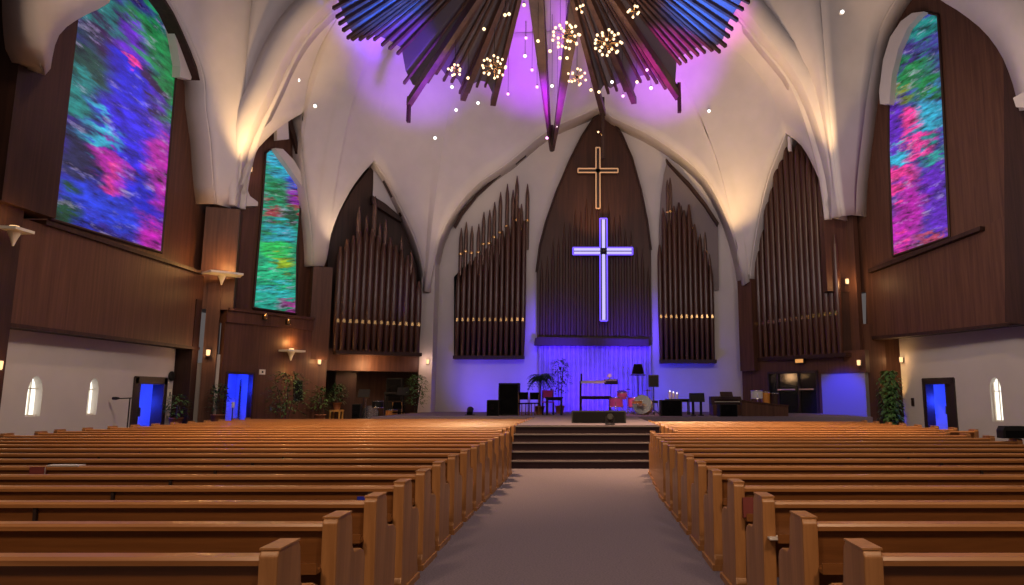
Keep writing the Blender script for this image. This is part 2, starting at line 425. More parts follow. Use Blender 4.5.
# arch edges: a moulded lip of the vault along every arch, returning to the wood behind
def lip(bay, pts, depth, name, n=16, w=.14):
    a = on(bay, pts, n)
    mb = MB(); rows = []
    for off in (.0, -.02, -depth):
        rows.append([p + bay.n * off for p in a])
    mb.grid(rows); return mb
lips = MB()
for bay, ps, dp in ((W2L, aW2[0], 1.0), (W2L, aW2[1], 1.0), (OGL, aOL[0], 1.0), (OGL, aOL[1], 1.0), (BCK, aCL, 1.25), (BCK, aCR, 1.25), (OGR, aOR[0], 1.0), (OGR, aOR[1], 1.0)):
    l_ = lip(bay, ps, dp, 'x'); lips.add(l_.v, l_.f, True)
o = struct(lips, 'trim_1', 'plaster', 'plaster returns around the chancel arches', 'trim')
md = o.modifiers.new('thickness', 'SOLIDIFY'); md.thickness = .1; md.offset = 0

# nave arch ribs and the sails in front of them
def rib(pts, name, label, side):
    a = on(NAV, pts, 26); cen = Vector((-1.5, 27.5, 4))
    mb = MB(); rows = []
    n = len(a)
    def outw(i):
        t_ = (a[min(i + 1, n - 1)] - a[max(i - 1, 0)]).normalized(); w = t_.cross(NAV.n); 
        if w.dot(a[i] - cen) < 0: w = -w
        return w
    for wd, dp in ((0, .35), (0, -.9), (1.0, -.9), (1.0, .35), (.55, .75), (.12, .6), (0, .35)):
        rows.append([a[i] + outw(i) * wd * min(1, .25 + i / 6) + NAV.n * dp * min(1, .3 + i / 6) for i in range(n)])
    mb.grid(rows); mb.add([r[0] for r in rows[:-1]], [tuple(range(6))])
    return struct(mb, name, 'plaster', label, 'arch rib')
rib(ribL, 'trim_2', 'white nave arch rib rising from the pier left of the stage', -1)
rib(ribR, 'trim_3', 'white nave arch rib rising from the pier right of the stage', 1)
def loft3(curves, name, label, n=20):
    mb = MB()
    for c0, c1 in zip(curves[:-1], curves[1:]):
        rows = []
        for j in range(7):
            f = j / 6; row = []
            for a, b in zip(c0, c1):
                p = a.lerp(b, f); row.append(p)
            rows.append(row)
        mb.grid(rows)
    o = struct(mb, name, 'plaster', label, 'ceiling')
    md = o.modifiers.new('thickness', 'SOLIDIFY'); md.thickness = .25; md.offset = 0
    return o
def atd(pts, d, n=20):
    q = resamp([Vector((a, b, c)) for a, b, c in pts], n); return [at(p.x, p.y, p.z) for p in q]
keelL = [(229, 207, 26.8), (236, 185, 26.5), (242, 110, 26.1), (245, 55, 25.9), (250, 0, 25.7), (256, -60, 25.5), (262, -120, 25.3)]
keelR = [(842, 216, 28.3), (838, 190, 28.0), (829, 108, 27.3), (824, 50, 27.0), (820, 0, 26.8), (815, -60, 26.6), (810, -120, 26.4)]
def offset_rib(pts, dx): return [(x + dx * min(1, i / 4), y) for i, (x, y) in enumerate(pts)]
loft3([on(W1L, aW1L_R, 20), atd(keelL, 0), on(NAV, offset_rib(ribL[:9], -14), 20)], 'ceiling_sail_left', 'white plaster sail between the violet window arch and the nave rib')
loft3([on(W1R, aW1R_L, 20), atd(keelR, 0), on(NAV, offset_rib(ribR[:9], 14), 20)], 'ceiling_sail_right', 'white plaster sail between the rose window arch and the nave rib')
# near piers at the frame edges
nl = [(11, -70), (11, 0), (12, 26), (16, 55), (28, 62), (41, 67)]
mb = MB(); A = on(W1L, aW1L_L, 14); B = on(W1L, nl[::-1], 14)
Kx = on(W1L, [(41, 67), (38, 45), (36, 20), (40, -70)], 14, .9)
mb.grid([A, Kx, B]); o = struct(mb, 'ceiling_pier_left', 'plaster', 'white plaster pier left of the violet window', 'ceiling')
md = o.modifiers.new('thickness', 'SOLIDIFY'); md.thickness = .2
mb = MB(); Rr = on(W1R, aW1R_R, 14)
Kx = on(W1R, [(960, -70), (985, -45), (1010, -5), (1030, 40), (1042, 110)], 14, .8); Bx = on(W1R, [(1000, -140), (1040, -80), (1075, 10), (1070, 110)], 14)
mb.grid([Rr, Kx, Bx]); o = struct(mb, 'ceiling_pier_right', 'plaster', 'white plaster sail at the far side of the rose window', 'ceiling')
md = o.modifiers.new('thickness', 'SOLIDIFY'); md.thickness = .2
mb = MB(); bayprism(mb, W1R, [(1013, 98), (1030, 88), (1030, 108), (1016, 107)], .5, .5)
struct(mb, 'trim_4', 'plaster', 'small white corbel at the foot of the pier', 'corbel')
for a, bay, nm in ((aW1L_R, W1L, 5), (aW1L_L, W1L, 6), (aW1R_L, W1R, 7), (aW1R_R, W1R, 8)):
    o = struct(lip(bay, a, .8, 'x'), 'trim_%d' % nm, 'plaster', 'plaster return of the %s window arch' % ('violet' if bay is W1L else 'rose'), 'trim')
    md = o.modifiers.new('thickness', 'SOLIDIFY'); md.thickness = .1; md.offset = 0

# ------------------------------------------------------------------ bay walls of wood
UW1L = Bay((-14.95, 8), (-14.95, 28)); PW1L = Bay((-14.45, 8), (-14.45, 26.2))
UW1R = Bay((11.75, 29.5), (15.1, 22.4)); PW1R = Bay((11.55, 30.0), (14.6, 22.7))
def rect(mb, bay, l0, l1, z0, z1, off=0, thick=.3):
    return mb.prism([bay.q(l0, z0, off), bay.q(l1, z0, off), bay.q(l1, z1, off), bay.q(l0, z1, off)], -bay.n * thick)
def holed(mb, bay, l0, l1, z0, z1, holes, off=0, thick=.3):
    ls = sorted({l0, l1, *[h[0] for h in holes], *[h[1] for h in holes]}); zs = sorted({z0, z1, *[h[2] for h in holes], *[h[3] for h in holes]})
    for a, b in zip(ls[:-1], ls[1:]):
        for c, d in zip(zs[:-1], zs[1:]):
            if any(h[0] - 1e-6 <= a and b <= h[1] + 1e-6 and h[2] - 1e-6 <= c and d <= h[3] + 1e-6 for h in holes): continue
            rect(mb, bay, a, b, c, d, off, thick)
    return mb
struct(rect(MB(), UW1L, 0, 20, 5.5, 24, 0, .3), 'wall_left_upper', 'walnut', 'dark walnut wall around the violet window', 'wall')
ZP = PW1L.z(150, 341); ZS = PW1L.z(120, 249)
mb = MB(); l0 = PW1L.l(22)
rect(mb, PW1L, 0, 18.2, ZP, ZS, 0, .5)
struct(mb, 'wall_left_panel', 'walnut', 'dark walnut apron panel hanging under the violet window', 'wall')
struct(rect(rect(MB(), PW1L, l0, 17.9, ZS, ZS + .12, .1, .7), PW1L, 0, 18.2, ZP - .1, ZP, .05, .5), 'trim_9', 'walnut_dark', 'dark wooden sill ledge under the violet window', 'trim')
# side pier columns in wood
def colbox(px0, px1, d0, depth, z0, z1, name, mat, label):
    a = at(px0, HY, d0).x; b = at(px1, HY, d0).x
    return struct(MB().box(a, b, d0, d0 + depth, z0, z1), name, mat, label, 'column')
PCL = Bay((-14.4, 26.2), (-13.35, 26.6))
def colpoly(bay, px0, px1, py0, z0, thick, name, mat, label, off=0):
    l0, l1 = bay.l(px0), bay.l(px1); z1 = bay.z((px0 + px1) / 2, py0)
    return struct(rect(MB(), bay, l0, l1, z0, z1, off, thick), name, mat, label, 'column')
colpoly(PCL, 190, 226, 206, 4.9, 1.4, 'column_left_upper', 'walnut', 'dark walnut column under the white pier left of the green window', -.1)
colpoly(PCL, 199, 213, 270, 0, .5, 'column_left', 'walnut', 'slim walnut column below the bracket lamp left of the blue door', -.05)
PCN = Bay((-14.1, 17.0), (-14.1, 18.2))
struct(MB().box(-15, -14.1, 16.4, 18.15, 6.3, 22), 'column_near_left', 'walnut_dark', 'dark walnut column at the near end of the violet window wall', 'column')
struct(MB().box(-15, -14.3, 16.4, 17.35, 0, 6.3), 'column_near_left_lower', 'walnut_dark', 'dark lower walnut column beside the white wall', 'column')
struct(rect(MB(), PCL, PCL.l(213), PCL.l(217), 0, 3.2, -.3, .1), 'trim_26', 'wall_paint', 'narrow pale wall edge beside the slim walnut column', 'trim')
# recess between white wall and column
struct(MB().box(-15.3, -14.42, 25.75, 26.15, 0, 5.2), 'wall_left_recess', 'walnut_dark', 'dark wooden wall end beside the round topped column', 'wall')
# green window bay
UW2 = Bay((-14.2, 27.1), (-11.9, 31.2)); LW2 = Bay((-13.6, 26.9), (-11.3, 30.9))
struct(rect(MB(), UW2, -.6, 5.4, 5.0, 17, 0, .3), 'wall_green_window', 'walnut', 'dark walnut wall around the green window', 'wall')
ZG = LW2.z(262, 312)
lr = LW2.l(400)
LWB = holed(MB(), LW2, -.3, LW2.l(325), 0, ZG - .55, [(LW2.l(226), LW2.l(251), 0, LW2.z(238, 374))], 0, .25)
struct(LWB, 'wall_green_window_lower', 'walnut', 'dark walnut wall with the blue doorway under the green window', 'wall')
mb = rect(rect(MB(), LW2, -.3, LW2.l(308), ZG - .55, ZG - .1, .08, .66), LW2, -.3, LW2.l(308), ZG - .1, ZG, .16, .7)
struct(mb, 'trim_10', 'walnut', 'dark wooden ledge under the green window', 'trim')
colpoly(Bay((-11.9, 30.0), (-11.0, 30.6)), 306, 326, 266, 3.2, .9, 'column_mid_left', 'walnut', 'walnut column under the white pier between green window and organ', .0)
# organ bay left
UOL = Bay((-12.0, 31.4), (-7.6, 34.2))
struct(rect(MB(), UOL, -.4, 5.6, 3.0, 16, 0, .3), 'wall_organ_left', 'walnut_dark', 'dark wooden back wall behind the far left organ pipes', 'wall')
ZO = OGL.z(370, 371)
struct(rect(MB(), OGL, OGL.l(317), OGL.l(419), ZO, OGL.z(370, 349), -.2, .5), 'wall_organ_left_band', 'walnut', 'brown wood band under the far left organ pipes', 'wall')
AL = Bay((-11.6, 33.6), (-7.0, 36.2))
struct(rect(MB(), AL, -2.5, 6.4, 0, 5.5, 0, .2), 'wall_alcove', 'walnut', 'brown wooden back wall of the band alcove', 'wall')
struct(rect(MB(), Bay((-12.0, 31.0), (-7.6, 33.6)), 1.0, 1.9, 0, ZO, .0, .3), 'wall_alcove_pier', 'walnut_dark', 'dark wooden pier within the alcove', 'wall')
struct(MB().box(-12.6, -7.6, 29.6, 36, -.05, .5), 'floor_alcove', 'stage_carpet', 'low platform of the band alcove', 'floor')
# back wall
struct(holed(MB(), Bay((-8, 34), (8.2, 34)), 0, 16.2, 0, 17, [], 0, .3), 'wall_back', 'wall_paint', 'pale plaster wall behind organ pipes and cross', 'wall')
struct(MB().box(at(420, HY, 33).x - .1, at(431, HY, 33).x, 33, 34, 0, 8.5), 'wall_back_left_pier', 'wall_paint', 'pale plaster pier beside the far left organ', 'wall')
# organ bay right
UOR = Bay((7.9, 34.2), (11.2, 29.2))
struct(rect(MB(), UOR, -.3, 6.3, 3.0, 17, 0, .3), 'wall_organ_right', 'walnut', 'dark wooden back wall behind the far right organ pipes', 'wall')
ZR = OGR.z(800, 371)
LOR = Bay((7.65, 33.2), (10.9, 28.9))
dl0, dl1 = LOR.l(768), LOR.l(818)
struct(holed(MB(), LOR, LOR.l(741.5), LOR.l(820), 0, 3.45, [(dl0, dl1, SH, LOR.z(795, 371))], -.1, .3), 'wall_organ_right_lower', 'walnut', 'brown wood wall around the glass doors', 'wall')
struct(rect(MB(), LOR, LOR.l(820), LOR.l(866), LOR.z(840, 373), 3.5, -.1, .3), 'wall_organ_right_band', 'walnut', 'brown wood band above the blue lit wall', 'wall')
struct(rect(MB(), LOR, LOR.l(819.5), LOR.l(864), 0, LOR.z(840, 373), -.15, .25), 'wall_blue', 'wall_grey', 'pale wall panel washed in blue light', 'wall')
struct(rect(MB(), LOR, LOR.l(744), LOR.l(758), LOR.z(750, 371) , LOR.z(748, 280), .2, .5), 'column_mid_right', 'walnut', 'walnut column under the white pier beside the far right organ', 'column')
PCR = Bay((10.27, 29.1), (11.7, 29.3))
colpoly(PCR, 833, 864, 216, 6.0, .4, 'column_right_upper', 'walnut', 'dark walnut column under the white pier beside the rose window', 0)
colpoly(PCR, 846, 863, 285, 3.1, .8, 'column_right', 'walnut_dark', 'dark lower walnut column under the pier beside the rose window', -.05)
RW = Bay((11.5, 28.6), (12.7, 29.4))
struct(rect(MB(), Bay((11.55, 28.9), (12.35, 29.1)), LOR.l(864) * 0 + 0, .95, 0, 4.6, 0, .5), 'wall_right_recess', 'walnut', 'brown wood wall end beside the climbing ivy', 'wall')
struct(MB().box(12.2, 13.8, 29.8, 30.0, 0, 6), 'wall_right_niche', 'walnut', 'warmly lit wood niche behind the ivy', 'wall')
# right window wall
struct(rect(MB(), UW1R, -1.2, 20, 6.0, 24, 0, .3), 'wall_right_upper', 'walnut', 'dark walnut wall around the rose window', 'wall')
PP = [(866, 270), (985, 226), (1024, 206), (1200, 120), (1200, 290), (1100, 312), (1024, 322), (985, 326), (940, 331), (900, 335), (880, 337), (866, 338)]
mb = MB(); bayprism(mb, PW1R, PP, 0, .5)
struct(mb, 'wall_right_panel', 'walnut', 'dark walnut apron panel hanging under the rose window', 'wall')
mb = MB(); bayprism(mb, PW1R, [(868, 269), (980, 226), (980, 230), (868, 273)], .25, .8); bayprism(mb, PW1R, [(866, 336.5), (900, 334), (940, 330), (985, 325), (1024, 321), (1100, 311), (1100, 314), (1024, 324), (985, 328), (940, 333), (900, 337), (866, 340)], .08, .6)
struct(mb, 'trim_11', 'walnut_dark', 'dark wooden sill ledge under the rose window', 'trim')
mb = MB(); bayprism(mb, PW1R, [(1003, -40), (1060, -40), (1060, 330), (1005, 322)], .35, .6)
struct(mb, 'column_near_right', 'walnut_dark', 'dark walnut column at the near end of the rose window wall', 'column')

# white lower side walls with slit windows and doors
def low_wall(bay, l0, l1, ztop, slits, doors, name, label):
    hs = []
    for (x0, x1, y0, y1) in slits:
        hs.append((bay.l(x0), bay.l(x1), bay.z((x0 + x1) / 2, y1), bay.z((x0 + x1) / 2, y0)))
    for (x0, x1, y0) in doors:
        hs.append((bay.l(x0), bay.l(x1), 0, bay.z((x0 + x1) / 2, y0)))
    hs = [(min(h[0], h[1]), max(h[0], h[1]), h[2], h[3]) for h in hs]
    struct(holed(MB(), bay, l0, l1, 0, ztop, hs, 0, .35), name, 'wall_paint', label, 'wall')
    return hs
hl = low_wall(LOW, 0, 17.7, 5.0, [(27, 42, 376, 416.5), (88, 98, 378, 415)], [(132.5, 164.5, 377.5)], 'wall_left', 'pale lower wall with two slit windows')
hr = low_wall(ROW, -.05, 14, 5.4, [(990.5, 1001.5, 377.5, 421.5)], [(924.5, 955.5, 378.5)], 'wall_right', 'pale lower wall with one slit window')
wn = 4
def slit(bay, h, n, label):
    l0, l1, z0, z1 = h; w = l1 - l0
    fr = MB()
    # spandrel corners that turn the square opening into a pointed arch
    for sgn in (0, 1):
        pts = [bay.q(l0 if not sgn else l1, z1, 0), bay.q(l0 + w / 2, z1, 0)]
        for k in range(1, 6):
            a = k / 5; xx = w / 2 * (1 - math.sin(a * PI / 2)); zz = z1 - w * .95 * (1 - math.cos(a * PI / 2))
            pts.append(bay.q(l0 + xx if not sgn else l1 - xx, zz, 0))
        fr.prism(pts, -bay.n * .3)
    e = thing('window_%d' % n, label, 'window', bay.q((l0 + l1) / 2, z0), 0, None, 'structure')
    fr.build('arch_head', 'wall_paint', e, True)
    rect(MB(), bay, l0, l1, z0, z1, -.2, .03).build('pane', 'slit_glass', e, True)
    rect(rect(MB(), bay, l0, l0 + .05, z0, z1, -.12, .06), bay, l0, l1, z0, z0 + .05, -.12, .06).build('frame', 'ivory', e, True)
    rect(rect(MB(), bay, l0 + w * .5, l0 + w * .5 + .03, z0, z1, -.14, .04), bay, l0, l1, z0 + (z1 - z0) * .68, z0 + (z1 - z0) * .68 + .03, -.14, .04).build('glazing_bar', 'ivory', e, True)
slit(LOW, hl[0], 4, 'bright pointed slit window in the pale wall, nearer the column')
slit(LOW, hl[1], 5, 'bright pointed slit window in the pale wall, nearer the blue door')
slit(ROW, hr[0], 6, 'single bright slit window in the pale wall under the rose window')
def side_door(bay, h, n, label, open_side, blue_pw):
    l0, l1, z0, z1 = h; w = l1 - l0
    e = thing('door_%d' % n, label, 'door', bay.q((l0 + l1) / 2, 0), 0, None, 'structure')
    fr = MB(); t_ = w * .10
    rect(fr, bay, l0 - .03, l0 + t_, 0, z1, .06, .4); rect(fr, bay, l1 - t_, l1 + .03, 0, z1, .06, .4); rect(fr, bay, l0, l1, z1 - .22, z1 + .03, .06, .4)
    fr.build('frame', 'frame_dark', e, True)
    lf = MB(); a, b = (l0 + t_, l0 + w * .26) if open_side < 0 else (l1 - w * .34, l1 - t_)
    rect(lf, bay, a, b, 0, z1 - .22, -.05, .08); leaf_ = lf.build('door_leaf', 'frame_dark', e, True)
    rect(MB(), bay, a + .02 if open_side > 0 else b - .06, a + .06 if open_side > 0 else b - .02, .95, 1.25, .03, .08).build('handle', 'chrome', leaf_, True)
    # lobby behind the door
    lb = MB(); rect(lb, bay, l0 - .6, l1 + .6, 0, z1 + .3, -2.3, .1); rect(lb, bay, l0 - .7, l0 - .6, 0, z1 + .3, -.36, 2.0); rect(lb, bay, l1 + .6, l1 + .7, 0, z1 + .3, -.36, 2.0); rect(lb, bay, l0 - .6, l1 + .6, z1 + .3, z1 + .4, -.36, 2.0)
    lb.build('lobby', 'wall_paint', e, True)
    c = bay.q((l0 + l1) / 2, z1 * .62, -1.0)
    lamp('POINT', c, (.02, .05, 1), blue_pw, .2)
LIGHTS = []
def lamp(kind, loc, col, power, size=.2, target=None, spot=60, blend=.6):
    d = bpy.data.lights.new('lamp_light', kind); d.energy = power; d.color = col
    o = bpy.data.objects.new('lamp_light', d); COL.objects.link(o); o.location = loc
    if kind == 'AREA': d.shape = 'DISK'; d.size = size
    else: d.shadow_soft_size = size
    if kind == 'SPOT': d.spot_size = math.radians(spot); d.spot_blend = blend
    if target is not None:
        o.rotation_euler = (Vector(target) - Vector(loc)).to_track_quat('-Z', 'Y').to_euler()
    return o
side_door(LOW, hl[2], 1, 'dark framed doorway with blue light in the pale wall beside slit windows', -1, 150)
side_door(ROW, hr[1], 2, 'dark framed doorway with blue light in the pale wall under the rose window', 1, 150)
# blue doorway in the walnut wall
l0, l1, z1 = LW2.l(226), LW2.l(251), LW2.z(238, 374)
e = thing('door_3', 'blue lit doorway in the walnut wall beside potted plants', 'door', LW2.q((l0 + l1) / 2, 0), 0, None, 'structure')
lb = MB(); rect(lb, LW2, l0 - .7, l1 + .7, 0, z1 + .3, -2.0, .1); rect(lb, LW2, l0 - .8, l0 - .7, 0, z1 + .3, -.3, 1.7); rect(lb, LW2, l1 + .7, l1 + .8, 0, z1 + .3, -.3, 1.7); rect(lb, LW2, l0 - .7, l1 + .7, z1 + .3, z1 + .4, -.3, 1.7)
lb.build('lobby', 'wall_paint', e, True)
fr = MB(); rect(fr, LW2, l0 - .08, l0, 0, z1 + .08, .05, .3); rect(fr, LW2, l1, l1 + .08, 0, z1 + .08, .05, .3); rect(fr, LW2, l0, l1, z1, z1 + .08, .05, .3)
fr.build('frame', 'walnut_dark', e, True)
lamp('POINT', LW2.q(l0 + .45, 2.0, -.9), (.01, .03, 1), 190, .25)
# glass doors on the right of the stage
z0, z1 = SH, LOR.z(795, 371)
e = thing('door_4', 'dark glass double doors with push bars beside the blue wall', 'door', LOR.q((dl0 + dl1) / 2, SH), 0, None, 'structure')
fr = MB(); mid = dl0 + (dl1 - dl0) * .62
for a in (dl0, LOR.l(777), mid, dl1 - .08): rect(fr, LOR, a, a + .08, z0, z1, 0, .15)
rect(fr, LOR, dl0, dl1, z1 - .1, z1, 0, .15)
fr.build('frame', 'frame_dark', e, True)
rect(MB(), LOR, dl0, dl1, z0, z1 - .1, -.08, .02).build('pane', 'glass_dark', e, True)
for a, b in ((LOR.l(779), mid - .1), (mid + .12, dl1 - .15)):
    lz = SH + 1.0; rect(MB(), LOR, a, b, lz, lz + .06, .1, .05).build('push_bar', 'pale_metal', e, True)
struct(rect(MB(), LOR, dl0 - .5, dl1 + .5, 0, z1 + .3, -1.8, .1), 'wall_lobby', 'walnut_dark', 'dark lobby wall behind the glass doors', 'wall')

# stained glass windows
def pane(bay, pts, off, mat, parent, u0, u1, v0, v1):
    vs = [bay.p(x, y, off) for x, y in pts]; n = len(vs)
    me = bpy.data.meshes.new('pane')
    inv = XF[parent.name].inverted()
    back = [v - bay.n * .05 for v in vs]
    me.from_pydata([tuple(inv @ v) for v in vs + back], [], [tuple(range(n)), tuple(range(2 * n - 1, n - 1, -1))] + [(i, i + n, (i + 1) % n + n, (i + 1) % n) for i in range(n)])
    uvl = me.uv_layers.new(name='UVMap'); allv = vs + back
    for lp in me.loops:
        v = allv[lp.vertex_index]
        uvl.data[lp.index].uv = (((v - bay.a).dot(bay.u) - u0) / (u1 - u0), (v.z - v0) / (v1 - v0))
    me.materials.append(M[mat]); o = bpy.data.objects.new('pane', me); COL.objects.link(o); o.parent = parent
    return o
def edge_frame(bay, pts, off, w, thick, parent, mat, name='frame'):
    mb = MB(); vs = [bay.p(x, y, off) for x, y in pts]; c = sum(vs, Vector()) / len(vs)
    for a, b in zip(vs, vs[1:] + vs[:1]): mb.cyl(a, b, w, seg=6)
    return mb.build(name, mat, parent, True)
def window(n, bay, pts, off, mat, label, upx):
    vs = [bay.p(x, y, off) for x, y in pts]
    e = thing('window_%d' % n, label, 'window', bay.p(*pts[0], off), 0, None, 'structure')
    ls = [(v - bay.a).dot(bay.u) for v in vs]; zs = [v.z for v in vs]
    u0, u1 = min(ls), max(ls)
    if upx < 0: u0, u1 = u1, u0
    pane(bay, pts, off, mat, e, u0, u1, min(zs), max(zs))
    edge_frame(bay, pts, off, .05, .05, e, 'walnut_dark')
    return e
w1 = window(1, UW1L, [(50, 219), (66, 110), (74, 20), (81, -30), (110, -70), (140, -45), (160, -12), (170, 18), (176, 45), (179.5, 66), (175.5, 78), (172, 120), (161.5, 252.5)], .06, 'stained_violet', 'tall stained glass window glowing violet, blue and green', 1)
w2 = window(2, UW2, [(253, 308), (258, 250), (262, 205), (265.6, 153), (269, 150), (275, 149), (288, 166), (301, 185), (300.5, 205), (297, 250), (296, 314)], .06, 'stained_green', 'tall stained glass window glowing green and turquoise', 1)
w3 = window(3, UW1R, [(893, 256), (891, 205), (889, 150), (889, 100), (892, 72), (898, 47), (908, 26), (918, 15), (928, 13), (938, 15), (942, 80), (946, 160), (949.5, 237)], .06, 'stained_rose', 'tall stained glass window glowing magenta, green and cyan', 1)
# pale reveals and dark ribs that cross the window heads
def infill(bay, pts, off, thick, name, label, mat='plaster', cat='trim'):
    mb = MB(); bayprism(mb, bay, pts, off, thick); return struct(mb, name, mat, label, cat)
infill(UW1L, [(163, -8), (170, 8), (178, 30), (186, 52), (193, 72), (191, 80), (180, 77), (180.5, 66), (177, 45), (171, 18)], .35, .3, 'trim_12', 'pale plaster reveal beside the head of the violet window')
infill(UW1L, [(160, -20), (168, -8), (178, 8), (190, 36), (199, 62), (205.5, 82), (201, 83), (194, 64), (185, 40), (173, 14), (163, 0)], .62, .5, 'trim_13', 'thin dark curved wooden rib beside the violet window', 'walnut_dark')
infill(UW2, [(275, 148), (283, 149), (294, 160), (300.6, 172), (302, 186), (288, 166)], .35, .3, 'trim_14', 'pale plaster reveal beside the head of the green window')
infill(UW2, [(277, 121), (288, 118), (289, 139), (277, 140)], .5, .2, 'trim_15', 'pale plaster patch above the green window')
infill(UW2, [(288, 122), (291, 120), (296, 134), (301, 158), (299, 160), (294, 140)], .3, .15, 'trim_16', 'thin dark wooden rib above the green window', 'walnut_dark')
infill(UW2, [(243, 178), (250, 196), (258, 202), (258, 206), (246, 206), (238, 204)], .5, .4, 'trim_17', 'pale plaster corbel curve beside the green window')
infill(UW1R, [(880, 104), (879, 92), (883, 60), (890, 37), (901, 21), (912, 13), (924, 11.5), (918, 16), (908, 27), (898.5, 48), (892, 74), (889, 104)], .35, .3, 'trim_18', 'pale curved plaster reveal beside the head of the rose window')
infill(W1R, [(864, 104), (872, 94), (868, 104), (862, 140), (858, 165), (862, 130)], -.4, .3, 'trim_19', 'thin pale plaster edge beside the rose window')

# ------------------------------------------------------------------ organs
def organ(name, label, bay, xs, ytops, ybot, ymouth, r, back_pts, back_off, second=(), off=.25, lipm='brass', deep=.55, casem='black_cloth'):
    base = bay.p((xs[0] + xs[-1]) / 2, ybot, 0)
    e = thing(name, label, 'organ', base)
    if back_pts:
        mb = MB(); bayprism(mb, bay, back_pts, back_off, .15); mb.build('case_back', casem, e, True)
    mb = MB(); z0 = bay.z(sum(xs) / len(xs), ybot)
    rect(mb, bay, bay.l(xs[0] - 2), bay.l(xs[-1] + 2), z0 - .16, z0, off + r + .1, deep); mb.build('wind_chest', 'walnut_dark', e, True)
    n = len(xs)
    for i, x in enumerate(xs):
        yb = ybot; zt = bay.z(x, ytops[i]); zm = bay.z(x, ymouth[i] if isinstance(ymouth, (list, tuple)) else ymouth)
        of_ = off + (.08 if i % 2 else 0); c = bay.q((bay.p(x, HY, of_) - bay.a).dot(bay.u), 0, of_)
        mb = MB(); mb.lathe([(r * .62, z0), (r * .98, zm - .12), (r, zm), (r, zt - .9), (r * .9, zt - .5), (r * .35, zt)], c, 10)
        p = mb.build('pipe', 'pipe_wood', e, True)
        c2 = c + bay.n * r * .85; ez = Vector((0, 0, 1)); MB().prism([c2 - bay.u * r * .45 + ez * zm, c2 + bay.u * r * .45 + ez * zm, c2 + bay.u * r * .3 + ez * (zm + .16), c2 - bay.u * r * .3 + ez * (zm + .16)], bay.n * r * .3).build('mouth', lipm, p, True)
    for (x, yt, yb) in second:                     # thin metal pipes standing behind the wooden front
        zt = bay.z(x, yt); zb = bay.z(x, yb); c = bay.q(bay.l(x), 0, off - .22); rr = r * .8
        mb = MB(); mb.lathe([(rr, zb), (rr, zt - .8), (rr * .9, zt - .5), (rr * .2, zt)], c, 8)
        p = mb.build('metal_pipe', 'tin', e, True)
        MB().lathe([(rr * 1.15, zb + (zt - zb) * .42), (rr * 1.2, zb + (zt - zb) * .42 + .05), (rr * 1.15, zb + (zt - zb) * .42 + .1)], c, 8).build('collar', 'brass', p, True)
    return e
lin = lambda a, b, n: [a + (b - a) * i / (n - 1) for i in range(n)]
# far left
xs = lin(333, 415, 14)
organ('pipe_organ', 'dark pipe organ in the pointed arch beside the green window', OGL, xs, [247, 240, 236, 232, 228, 230, 236, 244, 238, 246, 250, 256, 268, 282], 352, lin(323, 327, 14), .155,
      [(328, 365), (328, 245), (340, 212), (355, 187), (374, 163), (378, 178), (392, 205), (408, 238), (417, 268), (418, 365)], -.75,
      [(350, 205, 300), (358, 215, 300), (366, 195, 300), (372, 222, 300), (378, 218, 300), (385, 240, 300), (395, 236, 300), (406, 250, 300)], casem='walnut_dark')
infill(OGL, [(374, 162), (378, 168), (386, 180), (396, 200), (399, 215), (385, 203), (373, 196)], -.6, .1, 'trim_20', 'pale plaster head of the far left organ arch')
infill(OGL, [(372, 195), (386, 204), (400, 216), (402, 222), (386, 212), (372, 203)], -.35, .3, 'trim_21', 'dark wooden brace across the far left organ arch', 'walnut_dark')
infill(OGL, [(374, 159), (379, 164), (390, 180), (402, 207), (402, 216), (396, 203), (386, 184)], -.2, .3, 'trim_22', 'thin dark rib along the far left organ arch', 'walnut_dark')
# back left
B34 = Bay((-8, 33.9), (8, 33.9))
xs = lin(455.5, 522, 13)
organ('pipe_organ', 'dark pipe organ on the pale wall beside the palm', B34, xs, [273, 268, 262, 258, 256, 250, 246, 240, 232, 226, 218, 210, 222], 356, 322, .125, [(454, 356), (454, 277), (464, 266), (490, 252), (524, 228), (524, 356)], .0,
      [(457, 228, 275), (462, 222, 275), (468, 226, 275), (475, 224, 275), (480, 212, 270), (486, 210, 270), (491, 202, 265), (497, 192, 265), (504, 184, 260), (510, 190, 260), (514, 176, 255), (519, 204, 250), (525, 184, 250)])
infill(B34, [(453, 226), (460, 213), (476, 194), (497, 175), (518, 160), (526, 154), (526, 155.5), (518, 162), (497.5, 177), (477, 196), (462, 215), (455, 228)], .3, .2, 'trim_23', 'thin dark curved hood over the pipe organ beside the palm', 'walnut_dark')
# back right
xs = lin(662, 714, 11)
organ('pipe_organ', 'dark pipe organ on the pale wall beside the glowing cross', B34, xs, [246, 214, 220, 208, 204, 212, 206, 226, 238, 252, 266], 360, 319, .125, [(660, 360), (660, 250), (668, 215), (685, 215), (700, 236), (713, 268), (715, 360)], .0,
      [(666, 206, 260), (671, 178, 240), (674, 176, 240), (681, 205, 240), (685, 204, 240), (690, 214, 240), (695, 215, 240), (699, 234, 260), (704, 232, 260), (709, 230, 270), (713, 252, 290)])
infill(B34, [(658.5, 290), (659, 225), (661, 195), (664, 174), (667, 161), (690, 185), (706, 205), (718, 225), (719, 290)], .06, .05, 'trim_27', 'flat dark panel painted as the shaded arched niche behind the pipes', 'niche')  # flat sheet on the wall; its dark colour stands for recess shade
infill(B34, [(666, 158), (672, 165), (690, 183), (706, 203), (719, 223), (718, 226), (705, 206), (689, 186), (667, 162)], .35, .3, 'trim_24', 'thin dark strip painted as shaded arch soffit over the pipe organ beside the glowing cross', 'walnut_dark')  # dark wood colour stands in for shade under the plaster arch
